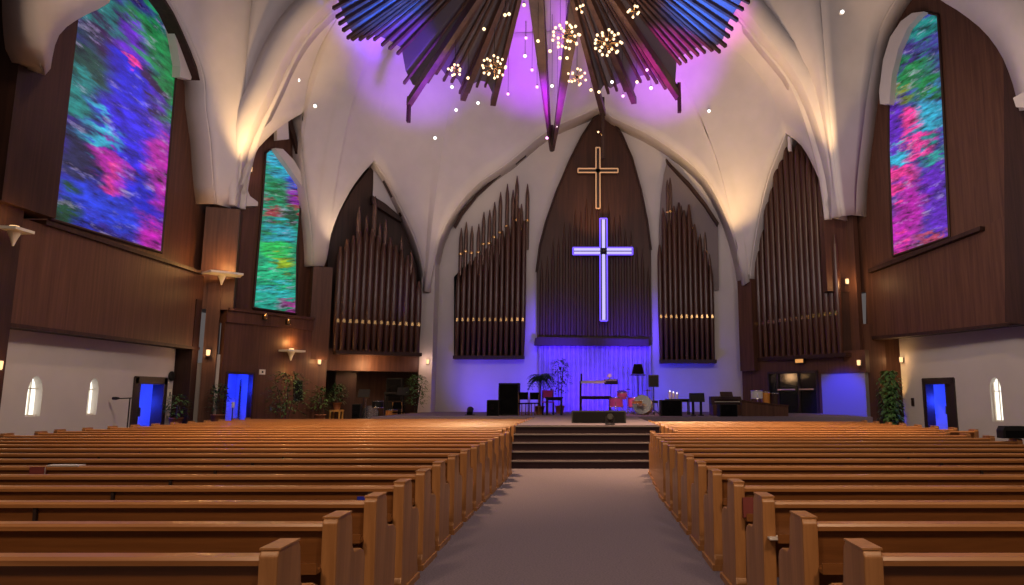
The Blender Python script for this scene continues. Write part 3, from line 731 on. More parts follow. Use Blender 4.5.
# far right
xs = lin(756.5, 843, 16)
yt = [236, 216, 200, 186, 172, 162, 154, 148, 146, 148, 152, 158, 166, 178, 196, 240]
organ('pipe_organ', 'dark pipe organ in the pointed arch beside the glass doors', OGR, xs, [y - 10 for y in yt], 355, lin(325, 313, 16), .15, None, 0, [], -.45)
infill(OGR, [(787.5, 136), (790, 137), (790.5, 151), (788, 151)], .12, .1, 'trim_25', 'small pale plaster strip at the head of the far right organ arch')

# ------------------------------------------------------------------ reredos and crosses
e = thing('reredos', 'tall pointed brown wood reredos with vertical ribs behind the crosses', 'reredos', at(594, 340, 33.7))
RD = Bay((-8, 33.75), (8, 33.75))
outl = [(537, 345), (536.5, 272), (540, 245), (546, 222), (556, 193), (570, 160), (582, 136), (594, 118), (603, 110), (612, 119), (622, 135), (632, 158), (641, 190), (647, 220), (651, 250), (652, 345)]
mb = MB(); bayprism(mb, RD, outl, 0, .25); mb.build('panel', 'reredos_wood', e, True)
mb = MB(); bayprism(mb, RD, [(538, 420), (538, 345), (651, 345), (651, 420)], 0, .2); mb.build('lower_panel', 'curtain', e, True)
for i in range(20):
    x = 540.5 + i * 5.75; k = abs(x - 595) / 58
    zt = RD.z(x, 196 + 70 * k ** 1.6 + (7 if i % 2 else 0)); zb = RD.z(x, 336); c = RD.q(RD.l(x), 0, .02)
    MB().lathe([(.085, zb), (.085, zt - 1.2), (.05, zt - .5), (.01, zt)], c, 8).build('rib', 'reredos_wood', e, True)
for i in range(24):
    x = 540 + i * 4.8; c = RD.q(RD.l(x), 0, .02)
    MB().lathe([(.085, SH), (.085, RD.z(x, 346))], c, 8).build('lower_rib', 'curtain', e, True)
mb = MB(); bayprism(mb, RD, [(534, 345), (535, 338), (541, 337), (648, 339), (650, 346)], .5, .55); mb.build('ledge', 'walnut_dark', e, True)
mb = MB(); edge = [RD.p(x, y, .06) for x, y in outl[1:-1]]
mb.tube(edge, .06, 6); mb.build('edge_moulding', 'walnut_dark', e, True)
def cross_bars(bay, x, y0, y1, xa0, xa1, ya, w, off): pass
CB = Bay((-8, 33.3), (8, 33.3))
cx_, cy_ = 603.5, 251.5
c = CB.p(cx_, cy_); zt = CB.z(cx_, 219); zb = CB.z(cx_, 321); xa = CB.p(573, cy_).x; xb = CB.p(632.5, cy_).x; w = .17
e = thing('glowing_cross', 'large glowing violet white cross in front of the brown reredos', 'cross', (c.x, c.y, zb))
MB().box(c.x - w, c.x + w, 33.25, 33.33, zb, zt).build('upright', 'frame_dark', e, True)
MB().box(xa, xb, 33.25, 33.33, c.z - w, c.z + w).build('crossbar', 'frame_dark', e, True)
ol = [(c.x - w, zb), (c.x + w, zb), (c.x + w, c.z - w), (xb, c.z - w), (xb, c.z + w), (c.x + w, c.z + w), (c.x + w, zt), (c.x - w, zt), (c.x - w, c.z + w), (xa, c.z + w), (xa, c.z - w), (c.x - w, c.z - w)]
MB().tube([(x, 33.2, z) for x, z in ol + ol[:1]], .036, 6).build('neon_edge', 'neon_blue', e, True)
mb = MB()
mb.box(c.x - w * .45, c.x + w * .45, 33.18, 33.24, zb + .05, c.z - .16); mb.box(c.x - w * .45, c.x + w * .45, 33.18, 33.24, c.z + .16, zt - .05)
for s_ in (-1, 1):
    mb.box(xa + .05, c.x - .16, 33.18, 33.24, c.z + s_ * w * .5 - .055, c.z + s_ * w * .5 + .055); mb.box(c.x + .16, xb - .05, 33.18, 33.24, c.z + s_ * w * .5 - .055, c.z + s_ * w * .5 + .055)
mb.build('light_tube', 'neon_white', e, True)
MB().lathe([(.15, 0), (.15, .08), (.05, .12)], (c.x, 33.2, c.z), 12, (0, -1, 0)).build('centre_boss', 'dark_metal', e, True)
for s_ in (-1, 1): MB().box(c.x + s_ * .1 - .03, c.x + s_ * .1 + .03, 33.3, 33.75, c.z - .03, c.z + .03).build('bracket', 'dark_metal', e, True)
c = CB.p(598, 170); zt = CB.z(598, 147); zb = CB.z(598, 208); xa = CB.p(578, 170).x; xb = CB.p(618, 170).x; w = .10
e = thing('brass_cross', 'slender brass outlined cross high on the reredos above the glowing cross', 'cross', (c.x, c.y, zb))
MB().box(c.x - w, c.x + w, 33.4, 33.75, zb, zt).build('upright', 'frame_dark', e, True)
MB().box(xa, xb, 33.4, 33.75, c.z - w, c.z + w).build('crossbar', 'frame_dark', e, True)
ol = [(c.x - w, zb), (c.x + w, zb), (c.x + w, c.z - w), (xb, c.z - w), (xb, c.z + w), (c.x + w, c.z + w), (c.x + w, zt), (c.x - w, zt), (c.x - w, c.z + w), (xa, c.z + w), (xa, c.z - w), (c.x - w, c.z - w)]
MB().tube([(x, 33.37, z) for x, z in ol + ol[:1]], .035, 6).build('brass_edge', 'brass_emissive', e, True)

# ------------------------------------------------------------------ timber fan ceiling
CEN = at(545, -100, 20.5)
struct(MB().grid([TOPV, [Vector((CEN.x, CEN.y + 2, CEN.z + 2.2))] * len(TOPV)]), 'ceiling_cap', 'plaster', 'pale ceiling above the gaps of the timber fan', 'ceiling')
rim = [(322, -26, 23.0), (330, 0, 23.8), (335, 14, 24.3), (340, 27, 25), (346, 38, 25.5), (352, 42, 26), (364, 42, 26.5), (375, 43, 27), (386, 48, 27.4), (398, 55, 27.8), (402, 78, 28), (409, 104, 28.2), (418, 94, 28.6), (428, 84, 28.8), (437, 74, 29), (443, 82, 29.2), (450, 84, 29.4), (456, 87, 29.5), (463, 100, 29.6), (470, 92, 29.7), (479, 88, 29.8), (486, 90, 29.9), (493, 105, 30)]
rim2 = [(600, 100, 30), (606, 92, 30), (612, 96, 30), (622, 90, 30), (634, 104, 29.8), (640, 84, 29.6), (650, 82, 29.4), (660, 86, 29.2), (671, 92, 29), (678, 96, 28.6), (680, 66, 28.2), (687, 62, 27.8), (694, 58, 27.4), (702, 54, 27), (712, 52, 26.6), (722, 53, 26.2), (728, 46, 25.8), (730, 36, 25.4), (735, 26, 25), (741, 17, 24.6), (748, 6, 24.2), (756, -8, 23.7), (764, -26, 23)]
fan = thing('timber_fan', 'great radiating fan of dark timber slats over the chancel lit blue and purple', 'ceiling fan of slats', CEN, 0, None, None)
def slat(p, nm='slat', w=.16, h=.13, mat='slat_wood', tip=1.0):
    d = (p - CEN); L_ = d.length; d.normalize()
    side = d.cross(Vector((0, 0, 1))).normalized() * w / 2
    a = CEN + d * 1.0; vs = []
    for q, k in ((a, .8), (p, tip)):
        for s_ in (-1, 1):
            for z_ in (0, h * k): vs.append(q + side * s_ * (.45 if q is a else 1) + Vector((0, 0, z_)))
    MB().add(vs, [(0, 1, 3, 2), (4, 6, 7, 5), (0, 2, 6, 4), (1, 5, 7, 3), (0, 4, 5, 1), (2, 3, 7, 6)]).build(nm, mat, fan, True)
for rn, rm in enumerate((rim, rim2)):
    cnt = 27
    pts = [at(*p) for p in rm]
    dl = [0]
    for p, q in zip(pts[:-1], pts[1:]): dl.append(dl[-1] + (Vector((q.x - p.x, q.y - p.y, 0)).length))
    for i in range(cnt):
        s = i / (cnt - 1) * dl[-1]; k = 0
        while k < len(dl) - 2 and dl[k + 1] < s: k += 1
        p = pts[k].lerp(pts[k + 1], (s - dl[k]) / (dl[k + 1] - dl[k])) + Vector((0, 0, R.uniform(-.04, .10)))
        slat(p, w=R.uniform(.09, .13))
    zmid = 15.2
    inner = [CEN + (p - CEN) * .08 + Vector((0, 0, .12)) for p in pts]
    outer = [CEN + (Vector((p.x, p.y, max(p.z, 14.4))) - CEN) * .97 + Vector((0, 0, .16)) for p in pts]
    MB().grid([outer, inner], False).build('backing', 'deck', fan, True)
for (x, y, d_) in ((409, 106, 28.1), (463, 101, 29.4), (493, 106, 29.8), (634, 104, 29.6), (678, 100, 28.4), (603, 116, 30.5)): slat(at(x, y, d_), 'main_beam', .24, .6, 'slat_wood', .5)
# the long V beam whose tip hangs before the reredos
tipp = at(552, 151, 30.5)
for dx in (-1, 1):
    a = at(535 + 22 * (dx + 1), -10, 24.6); sd = Vector((.30 * dx, 0, 0))
    mb = MB(); up = Vector((0, .1, .7))
    mb.add([a - sd, a + sd, a + sd + up, a - sd + up, tipp + Vector((-.05, 0, 0)) + sd * .2, tipp + Vector((.05, 0, 0)) + sd * .2, tipp + Vector((.05, 0, .5)) + sd * .2, tipp + Vector((-.05, 0, .5)) + sd * .2], [(0, 1, 2, 3), (4, 7, 6, 5), (0, 4, 5, 1), (1, 5, 6, 2), (2, 6, 7, 3), (3, 7, 4, 0)])
    mb.build('main_beam', 'slat_wood', fan, True)
mb = MB(); mb.lathe([(1.4, -.1), (1.5, .3), (1.2, .6)], CEN, 20); mb.build('hub', 'slat_wood', fan, True)
for (x, y, d_, dz) in ((409, 104, 28.1, .8), (679, 90, 28.3, 1.0), (552, 132, 30.4, .9), (603, 104, 30.4, 2.6)):
    p = at(x, y, d_); MB().box(p.x - .07, p.x + .07, p.y - .1, p.y + .1, p.z - dz, p.z + .3).build('drop_post', 'walnut_dark', fan, True)

# ------------------------------------------------------------------ pews
PITCH, D0 = .86, 3.48
def pew_parts(e, L_, sgn):                     # local: aisle end at x=0, running to sgn*L_; back at y=0; faces +y
    def bx(a, b): return (min(a * sgn, b * sgn), max(a * sgn, b * sgn))
    x0, x1 = bx(.085, L_ - .085)
    mb = MB(); mb.prism([(x0, 0, .34), (x0, .035, .34), (x0, -.02, .83), (x0, -.055, .83)], (x1 - x0, 0, 0)); mb.build('backrest', 'oak', e)
    mb = MB(); mb.prism([(x0, -.085, .825), (x0, .01, .825), (x0, .015, .85), (x0, .005, .865), (x0, -.08, .865), (x0, -.09, .85)], (x1 - x0, 0, 0)); mb.build('top_rail', 'oak_rail', e)
    mb = MB(); mb.prism([(x0, .0, .42), (x0, .46, .44), (x0, .47, .47), (x0, .45, .475), (x0, .02, .455)], (x1 - x0, 0, 0)); mb.build('seat', 'oak', e)
    MB().box(x0, x1, .36, .39, .25, .425).build('seat_rail', 'oak', e)
    mb = MB().box(x0, x1, -.16, -.02, .60, .62).box(x0, x1, -.165, -.15, .60, .66); mb.build('book_rack', 'oak', e)
    for xe in (0, L_ - .09):
        a, b = bx(xe, xe + .09)
        prof = [(-.09, 0), (.50, 0), (.50, .10), (.47, .14), (.47, .56), (.44, .61), (.38, .635), (.24, .645), (.20, .69), (.17, .86), (.14, .895), (-.08, .895), (-.10, .87), (-.07, .14), (-.09, .10)]
        mb = MB().prism([(a, y, z) for y, z in prof], (b - a, 0, 0)); en = mb.build('end_panel', 'oak_end', e, False, .008)
        MB().box(a - .004, b + .004, -.085, .145, .895, .905).build('cap', 'oak_end', en)
        MB().box(a - .02, b + .015, -.10, .52, 0, .05).build('plinth', 'oak_end', en)
    n = max(2, int(L_ / 2.4))
    for k in range(1, n):
        xx = sgn * L_ * k / n
        MB().prism([(xx - .012, -.062, .62), (xx - .012, -.05, .62), (xx - .012, -.05, .825), (xx - .012, -.075, .825)], (.024, 0, 0)).build('joint_strip', 'frame_dark', e)
        MB().prism([(xx - .03, .0, 0), (xx - .03, .38, 0), (xx - .03, .38, .43), (xx - .03, .0, .43)], (.06, 0, 0)).build('support', 'oak_end', e)
ORD = 'first second third fourth fifth sixth seventh eighth ninth tenth eleventh twelfth thirteenth fourteenth fifteenth sixteenth seventeenth eighteenth nineteenth twentieth twenty-first twenty-second twenty-third twenty-fourth twenty-fifth'.split()
def pew_label(i, side):
    blk = 'left of the aisle' if side < 0 else 'right of the aisle'
    if i == 0: return 'oak pew nearest the camera, ' + blk
    return 'oak pew %s, %s row from the camera' % (blk, ORD[i])
proto = {}
def pew(i, side):
    d = D0 + PITCH * i
    if side < 0: xa, L_ = (max(-1.55, -1.42 - .025 * i) if d < 15.5 else -1.80), 9.7
    else: xa, L_ = (1.29 - .02 * min(i, 4) + .035 * max(0, i - 9) if d < 15.5 else 1.92), (6.1 if d < 15.5 else 6.6)
    key = (side, L_); g = 'oak pews on the %s side of the aisle' % ('violet window' if side < 0 else 'rose window')
    if key not in proto:
        e = thing('pew', pew_label(i, side), 'pew', (xa, d, 0), 0, g); pew_parts(e, L_, side); proto[key] = e; return e
    return dup(proto[key], (xa, d, 0), 0, pew_label(i, side), g)
PEWL = [pew(i, -1) for i in range(25)]
PEWR = [pew(i, 1) for i in range(22)]
# things left on the pews
def book(name, label, loc, size, mat, rz=0, tilt=0):
    e = thing(name, label, 'book', loc, rz)
    w, th, h = size
    def tl(mb):
        m = Matrix.Rotation(tilt, 4, 'X'); mb.v = [m @ v for v in mb.v]; return mb
    tl(MB().box(-w / 2, w / 2, 0, .006, 0, h).box(-w / 2, w / 2, th - .006, th, 0, h).box(-w / 2, -w / 2 + .006, 0, th, 0, h)).build('cover', mat, e)
    tl(MB().box(-w / 2 + .006, w / 2 - .005, .006, th - .006, .005, h - .005)).build('pages', 'paper', e)
def rack_z(): return .622
book('hymnal', 'blue covered book standing in the rack of an oak pew left of aisle', (-1.80, PEWL[3].location.y - .135, .622), (.15, .03, .17), 'blue_book', 0, -.12)
book('hymnal', 'dark red book standing in the pew rack right of the aisle', (1.36, PEWR[3].location.y - .12, .622), (.13, .035, .16), 'red_book', 0, -.1)
e = MB().prism([(-.1, -.07, 0), (.1, -.07, 0), (.1, .07, 0), (-.1, .07, 0)], (0, 0, .012)).build('paper_leaflet', 'paper'); e.location = (1.38, PEWR[2].location.y - .09, .621)
tag(e, 'pale leaflet lying on the pew rack right of the aisle', 'leaflet')
book('hymnal', 'dark brown book standing on a pew back at the photo edge', (-5.85, PEWL[5].location.y - .125, .622), (.16, .04, .24), 'red_book', 0, -.05)
e = MB().prism([(-.17, -.06, 0), (.17, -.06, 0), (.17, .06, 0), (-.17, .06, 0)], (0, 0, .012)).build('paper_leaflet', 'paper'); e.location = (-5.6, PEWL[5].location.y - .03, .865)
tag(e, 'pale leaflet lying on a pew rail beside the dark brown book', 'leaflet')
p = at(998, 438, 13.0)
e = thing('speaker_box', 'black wedge shaped box standing on the outer pew end, right side', 'speaker', (7.22, PEWR[10].location.y - .05, .915))
MB().prism([(-.22, -.1, 0), (.22, -.1, 0), (.22, -.1, .13), (.18, -.1, .2), (-.18, -.1, .2), (-.22, -.1, .13)], (0, .2, 0)).build('cabinet', 'black', e)
MB().box(-.18, .18, -.112, -.1, .02, .13).build('grille', 'black_cloth', e)

exec_stage = True
# ------------------------------------------------------------------ small builders for the stage
def speaker(label, px0, px1, py0, py1, d, z0=SH, depth=.6, woofers=1, name='loudspeaker', rz=0):
    a = at(px0, py1, d); b = at(px1, py0, d); w = b.x - a.x; h = b.z - z0
    e = thing(name, label, 'speaker', ((a.x + b.x) / 2, d, z0), rz)
    MB().box(-w / 2, w / 2, 0, depth, 0, h).build('cabinet', 'black', e, False, .015)
    g = MB().box(-w * .44, w * .44, -.025, 0, h * .05, h * .95).build('grille', 'black_cloth', e)
    for k in range(woofers):
        zc = h * (.3 + .42 * k) if woofers > 1 else h * .5
        MB().lathe([(min(w, h) * .3, 0), (min(w, h) * .28, .02), (min(w, h) * .1, -.0), (min(w, h) * .02, .02)], (0, -.026, zc), 14, (0, -1, 0)).build('woofer', 'black_cloth', g)
    return e
def pot(e, r, h, mat='terracotta', z=0):
    MB().lathe([(r * .7, z), (r, z + h * .9), (r * 1.08, z + h * .9), (r * 1.08, z + h), (r * .9, z + h), (r * .85, z + h * .9)], (0, 0, 0), 14).build('pot', mat, e)
    MB().lathe([(r * .88, z + h * .86), (r * .1, z + h * .9)], (0, 0, 0), 14).build('soil', 'soil', e)
def bush(label, px, py0, d, z0, w, n=260, name='potted_shrub', mat='leaf', stems=4, potr=.22, potm='terracotta', core=.45):
    top = at(px, py0, d); h = top.z - z0; x = top.x
    e = thing(name, label, 'plant', (x, d, z0)); pot(e, potr, potr * 1.7, potm)
    st = MB(); lf = MB(); pz = potr * 1.6
    for k in range(stems):
        a = R.uniform(0, 2 * PI); q = Vector((math.cos(a) * w * .18, math.sin(a) * w * .18, h * R.uniform(.6, .85)))
        st.tube([(math.cos(a) * .05, math.sin(a) * .05, pz), q * .5 + Vector((0, 0, pz * .4)), q], .016, 5)
    st.build('stem', 'bark', e)
    for k in range(n):
        a = R.uniform(0, 2 * PI); zz = R.random() ** .8; zc = h * (.34 + .64 * zz)
        rr = w * .5 * math.sqrt(max(.03, 1 - (abs(zz - .42) / .62) ** 2)) * R.uniform(.3, 1)
        p = Vector((math.cos(a) * rr, math.sin(a) * rr, zc))
        lf.leaf(p, (math.cos(a), math.sin(a), R.uniform(-.3, .9)), R.uniform(.14, .26), R.uniform(.05, .10), R.uniform(.2, .9))
    lf.build('foliage', mat, e)
    return e
def palm(label, px, py0, d, z0, w, fronds=30):
    top = at(px, py0, d); h = top.z - z0
    e = thing('potted_palm', label, 'plant', (top.x, d, z0)); pot(e, .2, .34)
    hc = h * .70
    MB().cyl((0, 0, .3), (.02, 0, hc), .045, .035).build('trunk', 'bark', e)
    for k in range(fronds):
        a = 2 * PI * k / fronds + R.uniform(-.2, .2); el = R.uniform(.1, 1.1); L_ = w * .5 * R.uniform(.85, 1.1)
        f = MB(); prev = Vector((.02, 0, hc))
        dirh = Vector((math.cos(a), math.sin(a), 0))
        for s in range(1, 9):
            t_ = s / 8; q = Vector((.02, 0, hc)) + dirh * L_ * t_ + Vector((0, 0, math.sin(el) * L_ * 1.5 * t_ - L_ * 1.25 * t_ * t_))
            f.cyl(prev, q, .008, seg=4, caps=False)
            side = dirh.cross(Vector((0, 0, 1)))
            for s_ in (-1, 1): f.leaf(q, side * s_ + dirh * .5, .26 * (1.15 - t_ * .6), .05, .8)
            prev = q
        f.build('frond', 'leaf', e)
    return e
def stand_pole(e, h, r=.018, mat='dark_metal', spread=.28):
    MB().cyl((0, 0, .02), (0, 0, h), r).build('pole', mat, e)
    for k in range(3):
        a = k * 2 * PI / 3 + .5; MB().cyl((0, 0, .22), (math.cos(a) * spread, math.sin(a) * spread, .012), .012).build('leg', mat, e)
def drum(name, label, loc, r, h, shell, axis=(0, 0, 1), legs=0, z=.0, group=None, head='skin_drum'):
    e = thing(name, label, 'drum', loc, 0, group); ax = Vector(axis).normalized()
    c = Vector((0, 0, z)) if abs(ax.z) > .5 else Vector((0, 0, z)) - ax * h / 2
    MB().lathe([(r, 0), (r, h)], c, 18, ax).build('shell', shell, e)
    MB().lathe([(r * .98, h), (r * .98, h + .008), (.01, h + .01)], c, 18, ax).build('drumhead', head, e)
    for zz in (.0, h - .02): MB().lathe([(r * 1.03, zz), (r * 1.05, zz + .012), (r * 1.03, zz + .03)], c, 18, ax).build('hoop', 'chrome', e)
    for k in range(legs):
        a = 2 * PI * k / legs + .4; MB().cyl((math.cos(a) * r, math.sin(a) * r, z + h * .5), (math.cos(a) * r * 1.25, math.sin(a) * r * 1.25, 0), .012).build('leg', 'chrome', e)
    return e
def cymbal(label, loc, h, r=.23):
    e = thing('cymbal_stand', label, 'cymbal', loc, 0, None); stand_pole(e, h, .012, 'chrome')
    MB().lathe([(r, h - .01), (r * .4, h + .015), (.05, h + .035), (.01, h + .05)], (0, 0, 0), 20).build('cymbal', 'brass', e)
def table(name, label, cat, px0, px1, py0, d, z0, depth, th=.05, mat='black', leg=.04, shelf=False):
    a = at(px0, py0, d); b = at(px1, py0, d); w = b.x - a.x; h = a.z - z0
    e = thing(name, label, cat, ((a.x + b.x) / 2, d, z0))
    MB().box(-w / 2, w / 2, 0, depth, h - th, h).build('tabletop', mat, e, False, .006)
    for sx in (-1, 1):
        for y in (leg, depth - leg): MB().box(sx * (w / 2 - leg) - leg / 2, sx * (w / 2 - leg) + leg / 2, y - leg / 2, y + leg / 2, 0, h - th).build('leg', mat, e)
    MB().box(-w / 2 + leg, w / 2 - leg, depth * .5 - .015, depth * .5 + .015, h - th - .08, h - th).build('apron', mat, e)
    return e
def chair(label, x, y, rz, z0=SH, mat='table_wood', seat='black_cloth', s=1.0):
    e = thing('side_chair', label, 'chair', (x, y, z0), rz)
    MB().box(-.22 * s, .22 * s, -.22 * s, .22 * s, .43 * s, .48 * s).build('seat', seat, e, False, .01)
    for sx in (-1, 1):
        MB().cyl((sx * .19 * s, -.19 * s, 0), (sx * .19 * s, -.19 * s, .43 * s), .02 * s).build('leg', mat, e)
        MB().tube([(sx * .19 * s, .19 * s, 0), (sx * .19 * s, .2 * s, .45 * s), (sx * .19 * s, .26 * s, .88 * s)], .02 * s).build('leg', mat, e)
    MB().box(-.2 * s, .2 * s, .23 * s, .26 * s, .6 * s, .88 * s).build('backrest', seat, e, False, .01)
    return e

# ------------------------------------------------------------------ stage left of centre
speaker('tall black loudspeaker cabinet on the stage beside the palm', 498, 519, 383, 415, 27.2, woofers=2)
speaker('low black subwoofer on the stage in front of the tall loudspeaker', 486.5, 499, 400, 417, 26.6)
palm('feathery potted palm standing before the blue wall', 540, 363, 28.6, SH, 1.05)
bush('slim tall potted tree with sparse leaves beside the palm', 560, 358, 30.3, SH, .9, 260, 'potted_tree', 'leaf', 3, .2)
x = at(523, 415, 27.4).x
chair('slatted wooden chair beside the tall black loudspeaker', at(525, 415, 27.0).x, 27.0, .4)
chair('black seated wooden chair between speaker and palm', at(532, 415, 27.9).x, 27.9, -.3)
chair('chair with magenta back in front of the potted tree', at(548, 415, 28.2).x, 28.2, .1, SH, 'black', 'magenta_cloth', 1.1)
table('side_table', 'small dark table with thick legs beside the palm', 'table', 545, 563, 397, 27.5, SH, .5, .05, 'black', .07)
table('bench', 'long low dark bench under the keyboard, centre stage', 'bench', 580, 611, 396, 28.4, SH, .45, .05, 'walnut_dark', .05)
# keyboard on its stand
a = at(581, 384, 29.0); b = at(606, 380, 29.0)
e = thing('keyboard', 'pale keyboard on a slim single stand behind the low bench', 'keyboard', (a.x, 29.0, SH))
MB().box(-.06, .02, -.04, .04, 0, a.z - SH + .1).build('post', 'black', e); MB().box(-.1, .1, -.25, .25, 0, .06).build('foot', 'black', e)
MB().box(-.02, .05, -.03, .03, a.z - SH, a.z - SH + .42).build('upright', 'black', e)
w = b.x - a.x
kb = MB().box(0, w, -.16, .16, a.z - SH + .02, a.z - SH + .10).build('keybed', 'white_plastic', e)
MB().box(.04, w - .04, -.17, .02, a.z - SH + .1, a.z - SH + .13).build('white_keys', 'ivory', kb)
mb = MB()
for k in range(16): mb.box(.06 + k * (w - .1) / 16, .09 + k * (w - .1) / 16, -.08, .02, a.z - SH + .13, a.z - SH + .145)
mb.build('black_keys', 'black_gloss', kb)
p = at(611, 383, 29.0)
e = thing('mixing_desk', 'small dark mixing desk with white knobs at the end of the keyboard', 'mixer', (p.x, 29.0, SH))
stand_pole(e, p.z - SH - .05); MB().prism([(-.28, -.18, p.z - SH - .06), (-.28, .18, p.z - SH + .04), (-.28, .18, p.z - SH + .16), (-.28, -.18, p.z - SH + .02)], (.56, 0, 0)).build('console', 'black', e)
for k in range(6): MB().lathe([(.03, 0), (.03, .05)], (-.2 + .08 * k, -.02 + .05 * (k % 2), p.z - SH + .09), 8).build('knob', 'white_plastic', e)
e = thing('task_lamp', 'small white task lamp on the dark mixing desk', 'lamp', (p.x - .05, 29.12, p.z + .14))
MB().cyl((0, 0, 0), (0, 0, .16), .02).build('stem', 'chrome', e); MB().lathe([(.11, .12), (.05, .24), (.02, .25)], (0, 0, 0), 10).build('lamp_shade', 'white_plastic', e)
# drums
gx = lambda px, d: at(px, 400, d).x
drum('floor_tom', 'pink lit drum on legs, nearest the keyboard', (gx(616, 28.4), 28.4, SH), .27, .38, 'pink_shell', legs=3, z=.30)
drum('rack_tom', 'small pink drum tilted on a stand behind the pink floor drum', (gx(622, 28.9), 28.9, SH), .2, .26, 'pink_shell', (0, -.25, 1), 3, .66)
drum('floor_tom', 'pink lit drum on legs, beside the amber bass drum', (gx(634, 28.7), 28.7, SH), .25, .4, 'pink_shell', legs=3, z=.28)
drum('bass_drum', 'large amber bass drum lying on its side on the stage', (gx(643, 28.0), 28.0, SH), .36, .45, 'amber_shell', (-.25, -1, .15), 0, .38, None, 'amber_shell')
drum('snare_drum', 'shallow chrome hooped amber snare drum on legs before the bass drum', (gx(637, 27.3), 27.3, SH), .2, .14, 'amber_shell', legs=3, z=.42)
cymbal('brass cymbal on a chrome stand, behind the pink drums', (gx(628, 29.3), 29.3, SH), 1.0)
cymbal('brass cymbal on a chrome stand, above the amber bass drum', (gx(648, 28.6), 28.6, SH), .95)
e = drum('drum_throne', 'round black drum stool behind the amber bass drum', (gx(653, 28.5), 28.5, SH), .2, .1, 'black_cloth', legs=3, z=.45)
e['category'] = 'stool'
# lamp with dark shade on tray, monitor, boxes
p = at(638, 375, 29.4)
e = thing('shaded_lamp', 'black shaded lamp on a flat tray and slim stand behind the drums', 'lamp', (p.x, 29.4, SH)); h = p.z - SH
stand_pole(e, h); MB().box(-.3, .3, -.2, .2, h - .02, h + .02).build('tray', 'black', e)
MB().lathe([(.25, h + .05), (.25, h + .08), (.17, h + .44), (.15, h + .45)], (0, 0, 0), 14).build('lamp_shade', 'black_cloth', e)
a = at(648.5, 387, 27.6); b = at(658.5, 375, 27.6)
e = thing('monitor', 'upright black screen on a stand beside the drums', 'monitor', ((a.x + b.x) / 2, 27.6, SH)); w = (b.x - a.x) / 2
stand_pole(e, a.z - SH + .2); MB().box(-w, w, -.04, .02, a.z - SH, b.z - SH).build('casing', 'black', e, False, .01)
MB().box(-w + .03, w - .03, -.045, -.04, a.z - SH + .03, b.z - SH - .03).build('screen', 'black_gloss', e)
speaker('square black loudspeaker on the stage beside the drums', 661, 682, 400, 418, 26.3)
table('side_table', 'small dark table holding glass candles behind the square loudspeaker', 'table', 666, 690, 399, 28.3, SH, .45, .04, 'black', .04)
tz = at(670, 399, 28.3).z
for i, px in enumerate((670, 673.5, 677)):
    e = thing('candle', ('tall white candle on the small dark table, nearest the drums', 'white candle in the middle of the small dark table', 'white candle on the small dark table, nearest the black desk')[i], 'candle', (gx(px, 28.5), 28.5, tz), 0, 'candles on the small table')
    MB().lathe([(.05, 0), (.05, .28 - .04 * i), (.02, .285 - .04 * i)], (0, 0, 0), 10).build('wax', 'white_plastic', e); MB().ball((0, 0, .31 - .04 * i), .02, 6, 5, (1, 1, 1.8)).build('flame', 'bulb_white', e)
a = at(690, 402, 26.8); b = at(704, 393, 26.8)
e = thing('lectern_stand', 'black boxy reading desk on two legs, right part of the stage', 'lectern', ((a.x + b.x) / 2, 26.8, SH)); w = (b.x - a.x) / 2; h0, h1 = a.z - SH, b.z - SH
MB().prism([(-w, -.15, h0), (-w, .2, h0), (-w, .2, h1), (-w, -.05, h1)], (2 * w, 0, 0)).build('desk', 'black', e, False, .01)
for s_ in (-1, 1):
    MB().cyl((s_ * w * .55, .05, 0), (s_ * w * .55, .05, h0), .05).build('leg', 'black', e); MB().box(s_ * w * .55 - .07, s_ * w * .55 + .07, -.15, .25, 0, .04).build('foot', 'black', e)
# console, speaker, low wooden wall
a = at(713.5, 417, 26.8); b = at(744, 396, 26.8)
e = thing('organ_console', 'brown wooden organ console with stepped manuals at the stage edge', 'organ console', ((a.x + b.x) / 2, 26.8, SH)); w = (b.x - a.x) / 2; h = b.z - SH
MB().box(-w, w, 0, .9, 0, h * .55).build('body', 'walnut', e, False, .015)
MB().prism([(-w, .2, h * .55), (-w, .9, h * .55), (-w, .9, h * .98), (-w, .55, h * .98)], (2 * w, 0, 0)).build('manual_case', 'walnut_dark', e, False, .01)
for k in range(3): MB().box(-w * .8, w * .8, .1 + .14 * k, .26 + .14 * k, h * (.57 + .12 * k), h * (.60 + .12 * k)).build('manual', 'ivory' if k == 1 else 'black', e)
MB().prism([(-w * .4, .3, h * .98), (-w * .4, .36, h * 1.0), (-w * .4, .5, h * 1.22), (-w * .4, .46, h * 1.22)], (w * .8, 0, 0)).build('music_desk', 'walnut_dark', e)
speaker('black loudspeaker box in front of the organ console', 720, 737.5, 404, 419, 25.6)
a = at(742, 419, 26.0); b = at(788, 404, 26.0)
e = thing('low_screen_wall', 'low sloping brown wood screen wall at the stage edge', 'screen wall', (a.x, 26.0, SH)); w = b.x - a.x; h = b.z - SH
MB().prism([(0, 0, 0), (w, 0, 0), (w, 0, h * .8), (w * .25, 0, h * 1.1), (0, 0, h * 1.25)], (0, .12, 0)).build('panel', 'walnut', e)
MB().prism([(0, -.04, h * 1.25), (w * .25, -.04, h * 1.1), (w + .02, -.04, h * .8), (w + .02, -.04, h * .8 + .05), (w * .25, -.04, h * 1.1 + .05), (0, -.04, h * 1.25 + .05)], (0, .2, 0)).build('capping', 'pipe_wood', e)
drum('snare_drum', 'white and chrome drum on legs beside the organ console', (gx(757, 29.0), 29.0, SH), .24, .34, 'white_plastic', legs=3, z=.62)
drum('conga_drum', 'amber conga drum behind the low wood screen', (gx(766, 29.2), 29.2, SH), .17, .9, 'amber_shell', legs=0, z=0)
